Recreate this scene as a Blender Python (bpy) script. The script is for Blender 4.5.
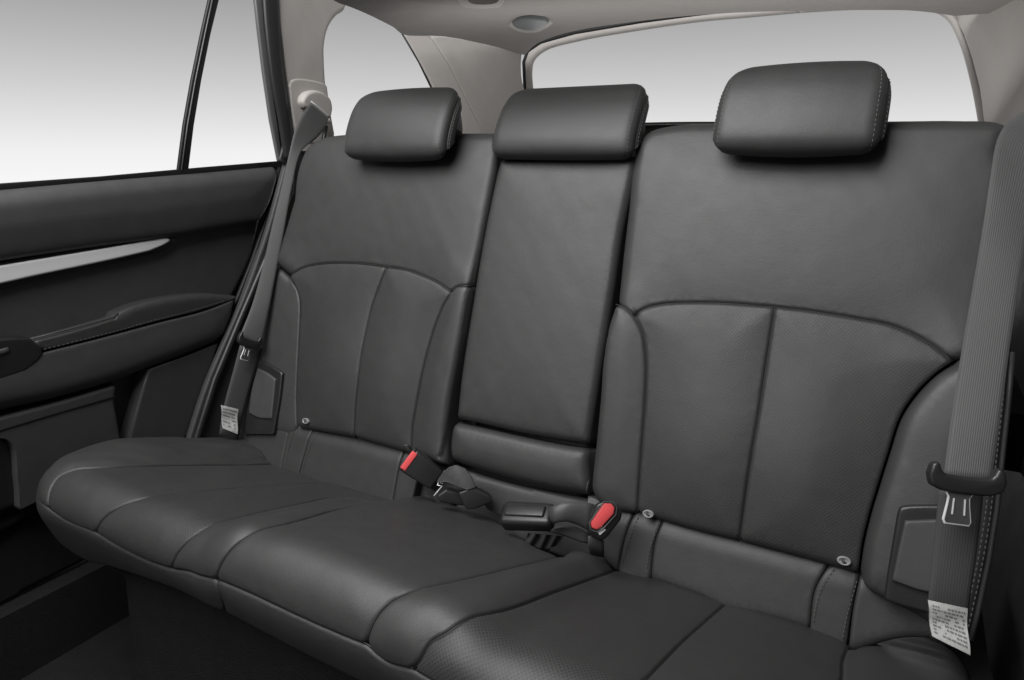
import bpy, bmesh, math, random
import numpy as np
from mathutils import Vector, Matrix
from mathutils.geometry import delaunay_2d_cdt
random.seed(3)
rng = np.random.default_rng(5)
S = bpy.context.scene
for o in list(bpy.data.objects): bpy.data.objects.remove(o)
COL = S.collection

# ------------------------------------------------------------------ camera
FPX = 690.0; YAW = math.radians(29.6); PIT = math.radians(15.4)
CF = np.array([-math.sin(YAW)*math.cos(PIT), math.cos(YAW)*math.cos(PIT), -math.sin(PIT)])
CR = np.array([math.cos(YAW), math.sin(YAW), 0.0]); CU = np.cross(CR, CF)
CC = np.array([0.52537802, -0.89447785, 0.91207429])
cam = bpy.data.objects.new('camera', bpy.data.cameras.new('camera')); COL.objects.link(cam)
cam.data.sensor_width = 36; cam.data.lens = 36*FPX/1024; cam.data.clip_start = 0.02; cam.data.clip_end = 200
m = Matrix(((CR[0], CU[0], -CF[0]), (CR[1], CU[1], -CF[1]), (CR[2], CU[2], -CF[2])))
cam.matrix_world = Matrix.Translation(Vector(CC)) @ m.to_4x4()
S.camera = cam
# ------------------------------------------------------------------ studio surround and lamps
W = bpy.data.worlds.new('World'); S.world = W; W.use_nodes = True
nt = W.node_tree; bg = nt.nodes['Background']
tc = nt.nodes.new('ShaderNodeTexCoord'); sx = nt.nodes.new('ShaderNodeSeparateXYZ'); cr = nt.nodes.new('ShaderNodeValToRGB')
mp = nt.nodes.new('ShaderNodeMapRange'); mp.inputs[1].default_value = -0.1; mp.inputs[2].default_value = 0.5
nt.links.new(tc.outputs['Generated'], sx.inputs[0]); nt.links.new(sx.outputs[2], mp.inputs[0]); nt.links.new(mp.outputs[0], cr.inputs[0])
e = cr.color_ramp.elements
e[0].position = 0.08; e[0].color = (.97, .97, .97, 1); e[1].position = 1; e[1].color = (.20, .20, .20, 1)
for p, v in ((.165, .89), (.23, .76), (.30, .62), (.38, .485), (.46, .37), (.6, .28)):
    k = e.new(p); k.color = (v, v, v, 1)
# the lit backdrop stands behind and beside the car; world light dimmed on the camera side for contrast
dp = nt.nodes.new('ShaderNodeVectorMath'); dp.operation = 'DOT_PRODUCT'; dp.inputs[1].default_value = (-.5, .866, 0)
m2 = nt.nodes.new('ShaderNodeMapRange'); m2.interpolation_type = 'SMOOTHSTEP'; m2.inputs[1].default_value = -.35; m2.inputs[2].default_value = .25; m2.inputs[3].default_value = .22; m2.inputs[4].default_value = 1.0
nt.links.new(tc.outputs['Generated'], dp.inputs[0]); nt.links.new(dp.outputs['Value'], m2.inputs[0]); nt.links.new(m2.outputs[0], bg.inputs[1])
nt.links.new(cr.outputs[0], bg.inputs[0])

def area(name, loc, target, sx_, sy_, power, col=(1, 1, 1)):
    l = bpy.data.lights.new(name, 'AREA'); l.shape = 'RECTANGLE'; l.size = sx_; l.size_y = sy_; l.energy = power; l.color = col
    o = bpy.data.objects.new(name, l); COL.objects.link(o); o.location = loc
    o.rotation_euler = (Vector(target)-Vector(loc)).to_track_quat('-Z', 'Y').to_euler(); return o
area('softbox_overhead', (-.30, -.70, 2.0), (0.0, .1, .5), 1.5, .8, 31)
area('softbox_front', (-.30, -1.6, 1.85), (0.1, .25, .85), 1.2, .9, 22)
area('cargo_fill', (0.05, .62, 1.0), (0.0, .9, 1.4), 1.1, .3, 1.3)  # added fill lamp, brightens the headliner and rear pillars
S.view_settings.view_transform = 'Standard'; S.view_settings.look = 'None'
S.view_settings.exposure = 0; S.view_settings.gamma = 1
S.render.engine = 'CYCLES'

# ------------------------------------------------------------------ materials
def mat(name, col, rough=.5, spec=.5, metal=0, bump=None, var=0, sheen=0, coat=0):
    """bump: list of (kind, scale, strength, dist); var: tone variation"""
    M = bpy.data.materials.new(name); M.use_nodes = True; t = M.node_tree; b = t.nodes['Principled BSDF']
    b.inputs['Base Color'].default_value = (*col, 1); b.inputs['Roughness'].default_value = rough
    b.inputs['Specular IOR Level'].default_value = spec; b.inputs['Metallic'].default_value = metal
    if sheen: b.inputs['Sheen Weight'].default_value = sheen; b.inputs['Sheen Roughness'].default_value = .4
    if coat: b.inputs['Coat Weight'].default_value = coat
    tc = t.nodes.new('ShaderNodeTexCoord'); last = None
    def link(a, c): t.links.new(a, c)
    colsock = None
    if var:
        n = t.nodes.new('ShaderNodeTexNoise'); n.inputs['Scale'].default_value = 38; n.inputs['Detail'].default_value = 5
        link(tc.outputs['Object'], n.inputs['Vector'])
        mr = t.nodes.new('ShaderNodeMapRange'); mr.inputs[3].default_value = 1-var; mr.inputs[4].default_value = 1+var; link(n.outputs[0], mr.inputs[0])
        mx = t.nodes.new('ShaderNodeMix'); mx.data_type = 'RGBA'; mx.blend_type = 'MULTIPLY'; mx.inputs[0].default_value = 1
        mx.inputs[6].default_value = (*col, 1); link(mr.outputs[0], mx.inputs[7]); link(mx.outputs[2], b.inputs['Base Color']); colsock = mx.outputs[2]
        mr2 = t.nodes.new('ShaderNodeMapRange'); mr2.inputs[3].default_value = rough-.06; mr2.inputs[4].default_value = rough+.06; link(n.outputs[0], mr2.inputs[0]); link(mr2.outputs[0], b.inputs['Roughness'])
    for kind, scale, strg, dist in (bump or []):
        if kind == 'voronoi':
            n = t.nodes.new('ShaderNodeTexVoronoi'); n.feature = 'DISTANCE_TO_EDGE'; n.inputs['Scale'].default_value = scale; link(tc.outputs['Object'], n.inputs['Vector']); h = n.outputs['Distance']
        elif kind == 'noise':
            n = t.nodes.new('ShaderNodeTexNoise'); n.inputs['Scale'].default_value = scale; n.inputs['Detail'].default_value = 3; link(tc.outputs['Object'], n.inputs['Vector']); h = n.outputs[0]
        elif kind in ('holes', 'ribs', 'twill'):
            s = t.nodes.new('ShaderNodeSeparateXYZ'); link(tc.outputs['UV'], s.inputs[0])
            def mth(op, a, c=None):
                q = t.nodes.new('ShaderNodeMath'); q.operation = op
                for i, v in enumerate((a, c)):
                    if v is None: continue
                    if isinstance(v, (int, float)): q.inputs[i].default_value = v
                    else: link(v, q.inputs[i])
                return q.outputs[0]
            if kind == 'holes':
                a = mth('ADD', s.outputs[0], s.outputs[1]); c = mth('SUBTRACT', s.outputs[0], s.outputs[1])
                h = mth('MULTIPLY', mth('ABSOLUTE', mth('SINE', mth('MULTIPLY', a, scale))), mth('ABSOLUTE', mth('SINE', mth('MULTIPLY', c, scale))))
                k = mth('GREATER_THAN', h, .62)
                h = mth('SUBTRACT', 1, k)
                mx = t.nodes.new('ShaderNodeMix'); mx.data_type = 'RGBA'; link(mth('MULTIPLY', k, .45), mx.inputs[0])
                if colsock: link(colsock, mx.inputs[6])
                else: mx.inputs[6].default_value = (*col, 1)
                mx.inputs[7].default_value = (.004, .004, .004, 1); link(mx.outputs[2], b.inputs['Base Color'])
            elif kind == 'ribs':
                h = mth('SINE', mth('MULTIPLY', s.outputs[0], scale))
            else:
                h = mth('MULTIPLY', mth('SINE', mth('MULTIPLY', s.outputs[0], scale)), mth('SINE', mth('MULTIPLY', s.outputs[1], scale*.6)))
        bp = t.nodes.new('ShaderNodeBump'); bp.inputs['Strength'].default_value = strg; bp.inputs['Distance'].default_value = dist
        link(h, bp.inputs['Height'])
        if last: link(last, bp.inputs['Normal'])
        last = bp.outputs[0]
    if last: link(last, b.inputs['Normal'])
    return M
G = lambda v: (v, v*1.0, v*1.0)
LB = [('voronoi', 520, .28, .0008), ('noise', 30, .12, .004)]
LEA = mat('black_leather', (.036, .0357, .0353), .50, .5, bump=LB, var=.10)
LEAP = mat('perforated_black_leather', (.036, .0357, .0353), .52, .5, bump=LB+[('holes', 620, .7, .0006)], var=.10)
LEAD = mat('smooth_vinyl', (.040, .0395, .039), .5, .45, bump=[('voronoi', 900, .25, .0005), ('noise', 40, .10, .003)], var=.10)
STI = mat('grey_thread', (.085, .085, .083), .6)
PLA = mat('black_plastic', (.017, .017, .017), .36, .5, bump=[('noise', 900, .25, .0005)], var=.1)
PLG = mat('grained_dark_plastic', (.050, .050, .050), .55, .45, bump=[('voronoi', 700, .4, .0006)], var=.12)
DOORV = mat('door_vinyl', (.054, .054, .054), .5, .45, bump=[('voronoi', 750, .35, .0006), ('noise', 30, .2, .003)], var=.12)
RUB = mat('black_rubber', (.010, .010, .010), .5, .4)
FRG = mat('painted_grey_frame', (.11, .11, .11), .38, .5)
WEB = mat('seat_belt_webbing', (.066, .0655, .065), .6, .35, bump=[('ribs', 2500, .32, .0004), ('noise', 700, .3, .0006)], var=.08, sheen=.3)
WEBD = mat('dark_webbing', (.05, .05, .05), .6, .35, bump=[('ribs', 2600, .2, .0003)], var=.08)
RED = mat('red_plastic', (.80, .10, .105), .32, .5)
MET = mat('brushed_steel', (.88, .88, .88), .25, .5, metal=.35)
SIL = mat('satin_silver_trim', (.92, .92, .925), .36, .5, metal=.12, bump=[('noise', 500, .1, .0003)])
TRM = mat('warm_grey_trim_plastic', (.45, .422, .398), .6, .35, bump=[('noise', 500, .3, .0006)], var=.04)
HDL = mat('warm_grey_headliner_cloth', (.34, .318, .30), .9, .2, bump=[('noise', 900, .5, .0008)], var=.05)
CAR = mat('dark_carpet', (.018, .018, .018), .95, .15, bump=[('noise', 420, 1.0, .004)], var=.3)
LBL = mat('white_cloth_label', (.44, .44, .43), .8, .2, bump=[('noise', 120, .4, .003)])
INK = mat('black_ink', (.03, .03, .03), .8)
INKG = mat('grey_ink', (.16, .16, .16), .8)
BTN = mat('grey_snap_button', (.24, .24, .24), .4)
GLS = bpy.data.materials.new('clear_glass'); GLS.use_nodes = True
t = GLS.node_tree; t.nodes.remove(t.nodes['Principled BSDF']); o_ = t.nodes['Material Output']
a_ = t.nodes.new('ShaderNodeBsdfTransparent'); a_.inputs['Color'].default_value = (.985, .985, .985, 1)
t.links.new(a_.outputs[0], o_.inputs[0])

# ------------------------------------------------------------------ object helpers
def thing(name, label, cat, loc, group=None):
    o = bpy.data.objects.new(name, None); COL.objects.link(o); o.location = loc; o.empty_display_size = .05
    o['label'] = label; o['category'] = cat
    if group: o['group'] = group
    return o
def tag(o, label, cat, group=None):
    o['label'] = label; o['category'] = cat
    if group: o['group'] = group
    return o
def origin_of(o):
    v = Vector((0, 0, 0))
    while o: v += Vector(o.location); o = o.parent
    return v
def mesh_obj(name, verts, faces, material, parent=None, uvs=None, smooth=True, loc=None):
    verts = np.asarray(verts, float)
    if parent: off = origin_of(parent)
    else: off = Vector(loc) if loc is not None else Vector(verts.mean(axis=0))
    me = bpy.data.meshes.new(name); me.from_pydata((verts-np.array(off)).tolist(), [], faces)
    me.materials.append(material)
    if smooth: me.polygons.foreach_set('use_smooth', [True]*len(me.polygons))
    if uvs is not None:
        ul = me.uv_layers.new(name='UVMap'); li = np.empty(len(me.loops), int); me.loops.foreach_get('vertex_index', li)
        ul.data.foreach_set('uv', np.asarray(uvs, float)[li].ravel())
    me.update()
    o = bpy.data.objects.new(name, me); COL.objects.link(o)
    if parent: o.parent = parent
    else: o.location = off
    return o
def bm_obj(name, bm, material, parent=None, smooth=True, sharp=35):
    vs = np.array([v.co[:] for v in bm.verts]); 
    bm.verts.ensure_lookup_table()
    for i, v in enumerate(bm.verts): v.index = i
    fs = [[v.index for v in f.verts] for f in bm.faces]
    o = mesh_obj(name, vs, fs, material, parent, smooth=smooth); bm.free()
    if smooth:
        b2 = bmesh.new(); b2.from_mesh(o.data)
        for ed in b2.edges:
            if len(ed.link_faces) == 2 and ed.calc_face_angle(0) > math.radians(sharp): ed.smooth = False
        b2.to_mesh(o.data); b2.free()
    return o

def catmull(pts, step):
    P = [np.array(p, float) for p in pts]
    if len(P) == 2:
        n = max(2, int(np.linalg.norm(P[1]-P[0])/step)+1)
        return [P[0]+(P[1]-P[0])*i/n for i in range(n+1)]
    Q = [2*P[0]-P[1]]+P+[2*P[-1]-P[-2]]; out = []
    for i in range(1, len(Q)-2):
        p0, p1, p2, p3 = Q[i-1:i+3]
        n = max(1, int(np.linalg.norm(p2-p1)/step))
        # centripetal parametrisation
        t0 = 0; t1 = t0+max(1e-9, np.linalg.norm(p1-p0))**.5; t2 = t1+max(1e-9, np.linalg.norm(p2-p1))**.5; t3 = t2+max(1e-9, np.linalg.norm(p3-p2))**.5
        for k in range(n):
            tt = t1+(t2-t1)*k/n
            A1 = (t1-tt)/(t1-t0)*p0+(tt-t0)/(t1-t0)*p1; A2 = (t2-tt)/(t2-t1)*p1+(tt-t1)/(t2-t1)*p2; A3 = (t3-tt)/(t3-t2)*p2+(tt-t2)/(t3-t2)*p3
            B1 = (t2-tt)/(t2-t0)*A1+(tt-t0)/(t2-t0)*A2; B2 = (t3-tt)/(t3-t1)*A2+(tt-t1)/(t3-t1)*A3
            out.append((t2-tt)/(t2-t1)*B1+(tt-t1)/(t2-t1)*B2)
    out.append(P[-1]); return out

def ray(x, y): return CF+(x-512)/FPX*CR+(340-y)/FPX*CU
def onX(x, y, X): d = ray(x, y); return CC+(X-CC[0])/d[0]*d
def onY(x, y, Y): d = ray(x, y); return CC+(Y-CC[1])/d[1]*d
def onZ(x, y, Z): d = ray(x, y); return CC+(Z-CC[2])/d[2]*d
def smooth(a, b, x): t = np.clip((x-a)/(b-a), 0, 1); return t*t*(3-2*t)

class Plane:
    """a flat reference sheet O + u e1 + v e2 with a relief base(u,v) along its normal"""
    def __init__(s, O, e1, e2, n, base=None): s.O, s.e1, s.e2, s.n, s.base = map(lambda a: a if callable(a) or a is None else np.array(a, float), (O, e1, e2, n, base))
    def B(s, u, v): return s.base(u, v) if s.base is not None else np.zeros_like(np.asarray(u, float))
    def inv(s, x, y, off=0):
        d = ray(x, y); h = off
        for _ in range(8):
            t = ((s.O+h*s.n-CC)@s.n)/(d@s.n); p = CC+t*d-s.O; u, v = p@s.e1, p@s.e2
            h = .5*h+.5*(off+float(s.B(np.array(u), np.array(v))))
        return np.array([u, v])
    def pos(s, u, v, h):
        u, v, h = np.asarray(u, float), np.asarray(v, float), np.asarray(h, float); h = h+s.B(u, v)
        return s.O+u[..., None]*s.e1+v[..., None]*s.e2+h[..., None]*s.n
    def nrm(s, u, v): return s.n

TH = math.radians(19)
BO = np.array([0, 0, .36]); BE2 = np.array([0, math.sin(TH), math.cos(TH)]); BN = np.array([0, -math.cos(TH), math.sin(TH)])
def back_base(u, v):
    c = np.where(u < 0, -.355, .375); w = np.abs(u-c)
    r = .010*smooth(.12, .26, w)*smooth(.40, .30, v)*(np.abs(u-.005) > .135)     # bolsters stand forward
    r = r+.010*np.exp(-((v-.13)/.12)**2)*smooth(.2, .05, w)                   # lumbar swell
    r = r-.010*smooth(.50, .66, v)**1.5                                       # crown rolls back
    return r
BACK = Plane(BO, (1, 0, 0), BE2, BN, back_base)

# cushion: profile in YZ swept along X
def _profile():
    Y, Z = .12, .2472; h = math.radians(20); ds = .002; P = []; tt = 0
    R = .052
    while True:
        P.append((tt, Y, Z, h))
        if tt > .43 and h > math.radians(8) and tt < .50: h -= ds*1.2
        elif tt >= .50 and h > math.radians(-104): h -= ds/R
        Y -= math.cos(h)*ds; Z += math.sin(h)*ds; tt += ds
        if tt > .76: break
    return np.array(P)
PR = _profile()
def kx(X):
    return 1-.012*smooth(-.17, -.30, X)-.10*smooth(-.60, -.74, X)+.02*smooth(.08, .22, X)
def zx(X, t): return (.018*smooth(-.23, -.17, X)*smooth(.235, .165, X)-.006*smooth(-.20, -.30, X)-.015*smooth(-.60, -.74, X))*smooth(.70, .5, t)+.034*smooth(-.50, -.62, X)*smooth(.58, .36, t)+0*X
class Cush:
    n = None
    def P(s, X, t):
        X = np.asarray(X, float); t = np.asarray(t, float)
        Y = np.interp(t, PR[:, 0], PR[:, 1]); Z = np.interp(t, PR[:, 0], PR[:, 2])
        return np.stack([X+0*t, .12+(Y-.12)*kx(X), Z+zx(X, t)], -1)
    def N(s, X, t):
        a = 1e-3; du = s.P(X+a, t)-s.P(X-a, t); dv = s.P(X, t+a*2)-s.P(X, t-a*2)
        n = np.cross(dv, du); n /= np.linalg.norm(n, axis=-1, keepdims=True)+1e-12; return n*np.where(n[..., 2:3]*0+1 > 0, -1, 1)*s.sg
    sg = 1
    def pos(s, u, v, h): u = np.asarray(u, float); v = np.asarray(v, float); h = np.asarray(h, float); return s.P(u, v)+h[..., None]*s.N(u, v)
    def nrm(s, u, v): return s.N(np.asarray(u, float), np.asarray(v, float))
    def inv(s, x, y, off=0):
        best = None
        X = np.linspace(-.78, .75, 307)[:, None]; T = np.linspace(0, .75, 251)[None, :]
        if not hasattr(s, 'G'):
            P = s.pos(X+0*T, T+0*X, 0*X*T); s.G = P
            d = P-CC; z = d@CF; s.px = 512+FPX*(d@CR)/z; s.py = 340-FPX*(d@CU)/z; s.gz = z; s.gx = X+0*T; s.gt = T+0*X
            s.face = ((s.N(s.gx, s.gt)*d).sum(-1) < 0)
        dd = (s.px-x)**2+(s.py-y)**2+np.where(s.face, 0, 1e6)
        # nearest visible: smallest depth among very close candidates
        i = np.argmin(np.where(dd < dd.min()+4, s.gz, 1e9)+dd*1e-3)
        u, v = s.gx.flat[i], s.gt.flat[i]
        def pr(u, v):
            p = s.pos(u, v, off)-CC; z = p@CF; return np.array([512+FPX*(p@CR)/z-x, 340-FPX*(p@CU)/z-y])
        for _ in range(12):
            f0 = pr(u, v); J = np.stack([(pr(u+1e-4, v)-f0)/1e-4, (pr(u, v+1e-4)-f0)/1e-4], 1)
            try: st = np.linalg.solve(J, f0)
            except Exception: break
            st = np.clip(st, -.01, .01); u -= st[0]; v -= st[1]
            v = min(max(v, 0), .75)
        return np.array([u, v])
CU_ = Cush()
if CU_.nrm(0., .2)[2] < 0: Cush.sg = -1

SEAM = (.0055, .0045); TIGHT = (.004, .003); EDGE = (.022, .022); SOFT = (.013, .010); NONE = (.0, .0)
def resolve(surf, pts, off=0):
    out = []
    for p in pts:
        if p[0] == 'uv': out.append(np.array(p[1:3], float))
        else: out.append(surf.inv(p[0], p[1], off))
    return out
def seg_dist(P, A, B):
    d = B-A; L = (d*d).sum(1)+1e-18
    out = np.full(len(P), 1e9)
    for s in range(0, len(P), 3000):
        q = P[s:s+3000, None, :]-A[None]; tt = np.clip((q*d[None]).sum(2)/L, 0, 1)
        out[s:s+3000] = np.sqrt(((q-tt[..., None]*d[None])**2).sum(2)).min(1)
    return out
def panel(name, surf, segs, material, parent=None, puff=(0, .05), skirt=.02, grid=.008, off=0, hfun=None, step=.006, invoff=None, noise=.00016, loc=None):
    """an upholstered or moulded panel: outline segments [(points, (radius, drop))...], rounded over at its borders"""
    poly = []; cls = []
    for pts, c in segs:
        R_ = resolve(surf, pts, off if invoff is None else invoff)
        q = catmull(R_, step)
        for p in q[:-1]: poly.append(p); cls.append(c)
    poly = np.array(poly); n = len(poly)
    area_ = .5*np.sum(poly[:, 0]*np.roll(poly[:, 1], -1)-np.roll(poly[:, 0], -1)*poly[:, 1])
    if area_ < 0:
        poly = poly[::-1].copy(); cls = cls[::-1]; cls = cls[1:]+cls[:1]
    A = poly; B = np.roll(poly, -1, 0)
    tang = np.roll(poly, -1, 0)-np.roll(poly, 1, 0); tang /= np.linalg.norm(tang, axis=1, keepdims=True)+1e-12
    inward = np.stack([-tang[:, 1], tang[:, 0]], 1)
    rings = set()
    for c in set(cls):
        if c[0] > 0:
            for k in range(1, 9): rings.add(round(c[0]*(1-math.cos(k/8*math.pi/2)), 5))
    rings = sorted(r for r in rings if r > .0002); rr = []
    for r in rings:
        if not rr or r-rr[-1] > .12*r+.0002: rr.append(r)
    extra = []
    for r in rr:
        c_ = poly+inward*r; 
        if r > .012: c_ = c_[::2]
        d_ = seg_dist(c_, A, B); extra.append(c_[d_ > r*.93-1e-6])
    last = rr[-1] if rr else 0
    mn, mx = poly.min(0), poly.max(0)
    gx = np.arange(mn[0], mx[0], grid); gy = np.arange(mn[1], mx[1], grid*.87); gg = []
    for j, y in enumerate(gy):
        gg.append(np.stack([gx+(grid*.5 if j % 2 else 0), np.full(len(gx), y)], 1))
    gg = np.concatenate(gg); inside = np.zeros(len(gg), bool)
    for i in range(n):
        a, b = A[i], B[i]
        c = ((a[1] > gg[:, 1]) != (b[1] > gg[:, 1]))
        if c.any(): xx = a[0]+(gg[:, 1]-a[1])*(b[0]-a[0])/((b[1]-a[1]) or 1e-12); inside ^= c & (gg[:, 0] < xx)
    gg = gg[inside]; gg = gg[seg_dist(gg, A, B) > last+grid*.45]
    pts = np.concatenate([poly]+extra+[gg])
    r_ = delaunay_2d_cdt([Vector(p) for p in pts], [(i, (i+1) % n) for i in range(n)], [], 1, 1e-6)
    V = np.array([v[:] for v in r_[0]]); F = [list(f) for f in r_[2]]
    # heights
    h = np.zeros(len(V)); dall = np.full(len(V), 1e9)
    for c in set(cls):
        idx = [i for i in range(n) if cls[i] == c]
        if not idx: continue
        d = seg_dist(V, A[idx], B[idx]); dall = np.minimum(dall, d)
        if c[0] > 0:
            x = np.clip(d/c[0], 0, 1); h -= c[1]*(1-np.sqrt(np.clip(1-(1-x)**2, 0, 1)))
    if puff[0]: h += puff[0]*(1-np.exp(-dall/puff[1]))
    if noise:
        h += noise*np.minimum(1, dall/.02)*(np.sin(V[:, 0]*61+1.3*np.sin(V[:, 1]*37))+np.sin(V[:, 1]*53+1.7*np.sin(V[:, 0]*43+2))+.6*np.sin(V[:, 0]*131+V[:, 1]*97))*.6
        h += .0004*np.exp(-dall/.011)*np.minimum(1, dall/.003)*np.sin(V[:, 0]*270+2*np.sin(V[:, 1]*190))*np.sin(V[:, 1]*230+2.3*np.sin(V[:, 0]*120+1))
    if hfun is not None: h += hfun(V[:, 0], V[:, 1], dall)
    P = surf.pos(V[:, 0], V[:, 1], h+off)
    # orient
    nn = surf.nrm(V[:, 0], V[:, 1]); nn = np.broadcast_to(nn, P.shape)
    f0 = F[len(F)//2]; fn = np.cross(P[f0[1]]-P[f0[0]], P[f0[2]]-P[f0[0]])
    tot = 0
    for f in F[::max(1, len(F)//50)]: tot += np.cross(P[f[1]]-P[f[0]], P[f[2]]-P[f[0]])@nn[f[0]]
    if tot < 0: F = [f[::-1] for f in F]
    verts = P; uv = V.copy()
    if skirt:
        # boundary edges
        from collections import Counter
        ec = {}
        for f in F:
            for a, b in zip(f, f[1:]+f[:1]):
                if (b, a) in ec: del ec[(b, a)]
                else: ec[(a, b)] = 1
        bi = sorted({a for e_ in ec for a in e_}); mp_ = {a: len(verts)+len(bi)*0+i for i, a in enumerate(bi)}
        low = P[bi]-nn[bi]*skirt; verts = np.concatenate([P, low]); uv = np.concatenate([V, V[bi]])
        for (a, b) in ec: F.append([b, a, mp_[a], mp_[b]])
    return mesh_obj(name, verts, F, material, parent, uvs=uv, loc=loc)

def tube(name, pts, r, material, parent=None, seg=8, closed=False):
    P = np.array(pts, float); n = len(P); V = []; F = []
    T = np.gradient(P, axis=0) if not closed else np.roll(P, -1, 0)-np.roll(P, 1, 0)
    T /= np.linalg.norm(T, axis=1, keepdims=True)+1e-12
    up = np.array([0, 0, 1.]); 
    if abs(T[0]@up) > .9: up = np.array([0, 1., 0])
    for i in range(n):
        a = np.cross(T[i], up); a /= np.linalg.norm(a)+1e-9; b = np.cross(a, T[i]); up = b
        for k in range(seg):
            w = 2*math.pi*k/seg; V.append(P[i]+r*(a*math.cos(w)+b*math.sin(w)))
    m_ = n if closed else n-1
    for i in range(m_):
        for k in range(seg):
            j = (i+1) % n; F.append([i*seg+k, i*seg+(k+1) % seg, j*seg+(k+1) % seg, j*seg+k])
    if not closed: F += [list(range(seg))[::-1], [(n-1)*seg+k for k in range(seg)]]
    return mesh_obj(name, V, F, material, parent)
def stitches(name, pts, parent, L=.0038, gap=.0022, r=.00075, material=None):
    """a row of thread stitches along a path"""
    P = np.array(catmull(pts, .002)); d = np.r_[0, np.cumsum(np.linalg.norm(np.diff(P, axis=0), axis=1))]
    V = []; F = []; s = 0
    at = lambda q: np.array([np.interp(q, d, P[:, k]) for k in range(3)])
    while s+L < d[-1]:
        a, b = at(s), at(s+L); T = (b-a)/(np.linalg.norm(b-a)+1e-9); x = np.cross(T, [.3, .5, .8]); x /= np.linalg.norm(x); y = np.cross(T, x); o = len(V)
        for q, rr in ((a, .35), (a+T*L*.2, 1), (b-T*L*.2, 1), (b, .35)):
            for k in range(5): w = k*2*math.pi/5; V.append(q+r*rr*(x*math.cos(w)+y*math.sin(w)))
        for i in range(3):
            for k in range(5): F.append([o+i*5+k, o+i*5+(k+1) % 5, o+i*5+5+(k+1) % 5, o+i*5+5+k])
        s += L+gap
    return mesh_obj(name, V, F, material or STI, parent)
def ribbon(name, Lp, Rp, th, material, parent=None, n=6, crown=0.0, step=.01):
    A = np.array(catmull(Lp, step)); B = np.array(catmull(Rp, step))
    m_ = max(len(A), len(B))
    def rs(Q):
        d = np.r_[0, np.cumsum(np.linalg.norm(np.diff(Q, axis=0), axis=1))]; tt = np.linspace(0, d[-1], m_)
        return np.stack([np.interp(tt, d, Q[:, k]) for k in range(3)], 1), tt
    A, ta = rs(A); B, tb = rs(B); T = np.gradient((A+B)/2, axis=0); W_ = B-A
    N = np.cross(T, W_); N /= np.linalg.norm(N, axis=1, keepdims=True)+1e-12
    if (N*(CC-A)).sum() < 0: N = -N
    V = []; U = []; F = []
    wid = np.linalg.norm(W_, axis=1).mean()
    for side in (0, 1):
        for i in range(m_):
            for k in range(n+1):
                s = k/n; c = crown*(1-(2*s-1)**2)
                e_ = th*.5*(1 if side == 0 else -1)*(1-.75*(abs(2*s-1) > .99))
                V.append(A[i]+W_[i]*s+N[i]*(c+e_)); U.append((s*wid, ta[i]))
    q = m_*(n+1)
    for side in (0, 1):
        for i in range(m_-1):
            for k in range(n):
                a = side*q+i*(n+1)+k; f = [a, a+1, a+n+2, a+n+1]; F.append(f if side else f[::-1])
    for i in range(m_-1):
        for k in (0, n):
            a = i*(n+1)+k; f = [a, a+n+1, q+a+n+1, q+a]; F.append(f if k == 0 else f[::-1])
    for i in (0, m_-1):
        for k in range(n):
            a = i*(n+1)+k; F.append([a, a+1, q+a+1, q+a])
    o = mesh_obj(name, V, F, material, parent, uvs=U)
    bm = bmesh.new(); bm.from_mesh(o.data); bmesh.ops.recalc_face_normals(bm, faces=bm.faces); bm.to_mesh(o.data); bm.free()
    return o
def prism(name, pts, nrm, th, bevel, material, parent=None, segs=3):
    """outline (3D points, roughly planar) given thickness th below the points, rounded edges"""
    bm = bmesh.new(); nrm = np.array(nrm, float); nrm /= np.linalg.norm(nrm)
    top = [bm.verts.new(p) for p in pts]; bot = [bm.verts.new(np.array(p)-nrm*th) for p in pts]; n = len(pts)
    bm.faces.new(top); bm.faces.new(bot[::-1])
    for i in range(n): bm.faces.new([top[i], bot[i], bot[(i+1) % n], top[(i+1) % n]])
    bmesh.ops.recalc_face_normals(bm, faces=bm.faces)
    if bevel: bmesh.ops.bevel(bm, geom=[e_ for e_ in bm.edges if e_.calc_face_angle(0) > .5], offset=bevel, segments=segs, profile=.5, affect='EDGES', clamp_overlap=True)
    return bm_obj(name, bm, material, parent)
def block(name, c, ax, ay, az, dims, bevel, material, parent=None, taper=1.0, segs=4):
    """rounded block centred at c with axes ax, ay, az; taper narrows its +x end"""
    c, ax, ay, az = (np.array(q, float) for q in (c, ax, ay, az))
    bm = bmesh.new(); V = {}
    for i in (-1, 1):
        for j in (-1, 1):
            for k in (-1, 1):
                tt = taper if i > 0 else 1
                V[i, j, k] = bm.verts.new(c+ax*i*dims[0]/2+ay*j*dims[1]/2*tt+az*k*dims[2]/2*tt)
    for f in (((-1, -1, -1), (-1, -1, 1), (-1, 1, 1), (-1, 1, -1)), ((1, -1, -1), (1, 1, -1), (1, 1, 1), (1, -1, 1)),
              ((-1, -1, -1), (1, -1, -1), (1, -1, 1), (-1, -1, 1)), ((-1, 1, -1), (-1, 1, 1), (1, 1, 1), (1, 1, -1)),
              ((-1, -1, -1), (-1, 1, -1), (1, 1, -1), (1, -1, -1)), ((-1, -1, 1), (1, -1, 1), (1, 1, 1), (-1, 1, 1))): bm.faces.new([V[q] for q in f])
    bmesh.ops.recalc_face_normals(bm, faces=bm.faces)
    bmesh.ops.bevel(bm, geom=list(bm.edges), offset=bevel, segments=segs, profile=.5, affect='EDGES', clamp_overlap=True)
    return bm_obj(name, bm, material, parent, sharp=60)
def frame_from(P0, P1, up):
    ax = P1-P0; L = np.linalg.norm(ax); ax = ax/L; az = np.array(up, float); az = az-ax*(az@ax); az /= np.linalg.norm(az); ay = np.cross(az, ax); return ax, ay, az, L
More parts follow.
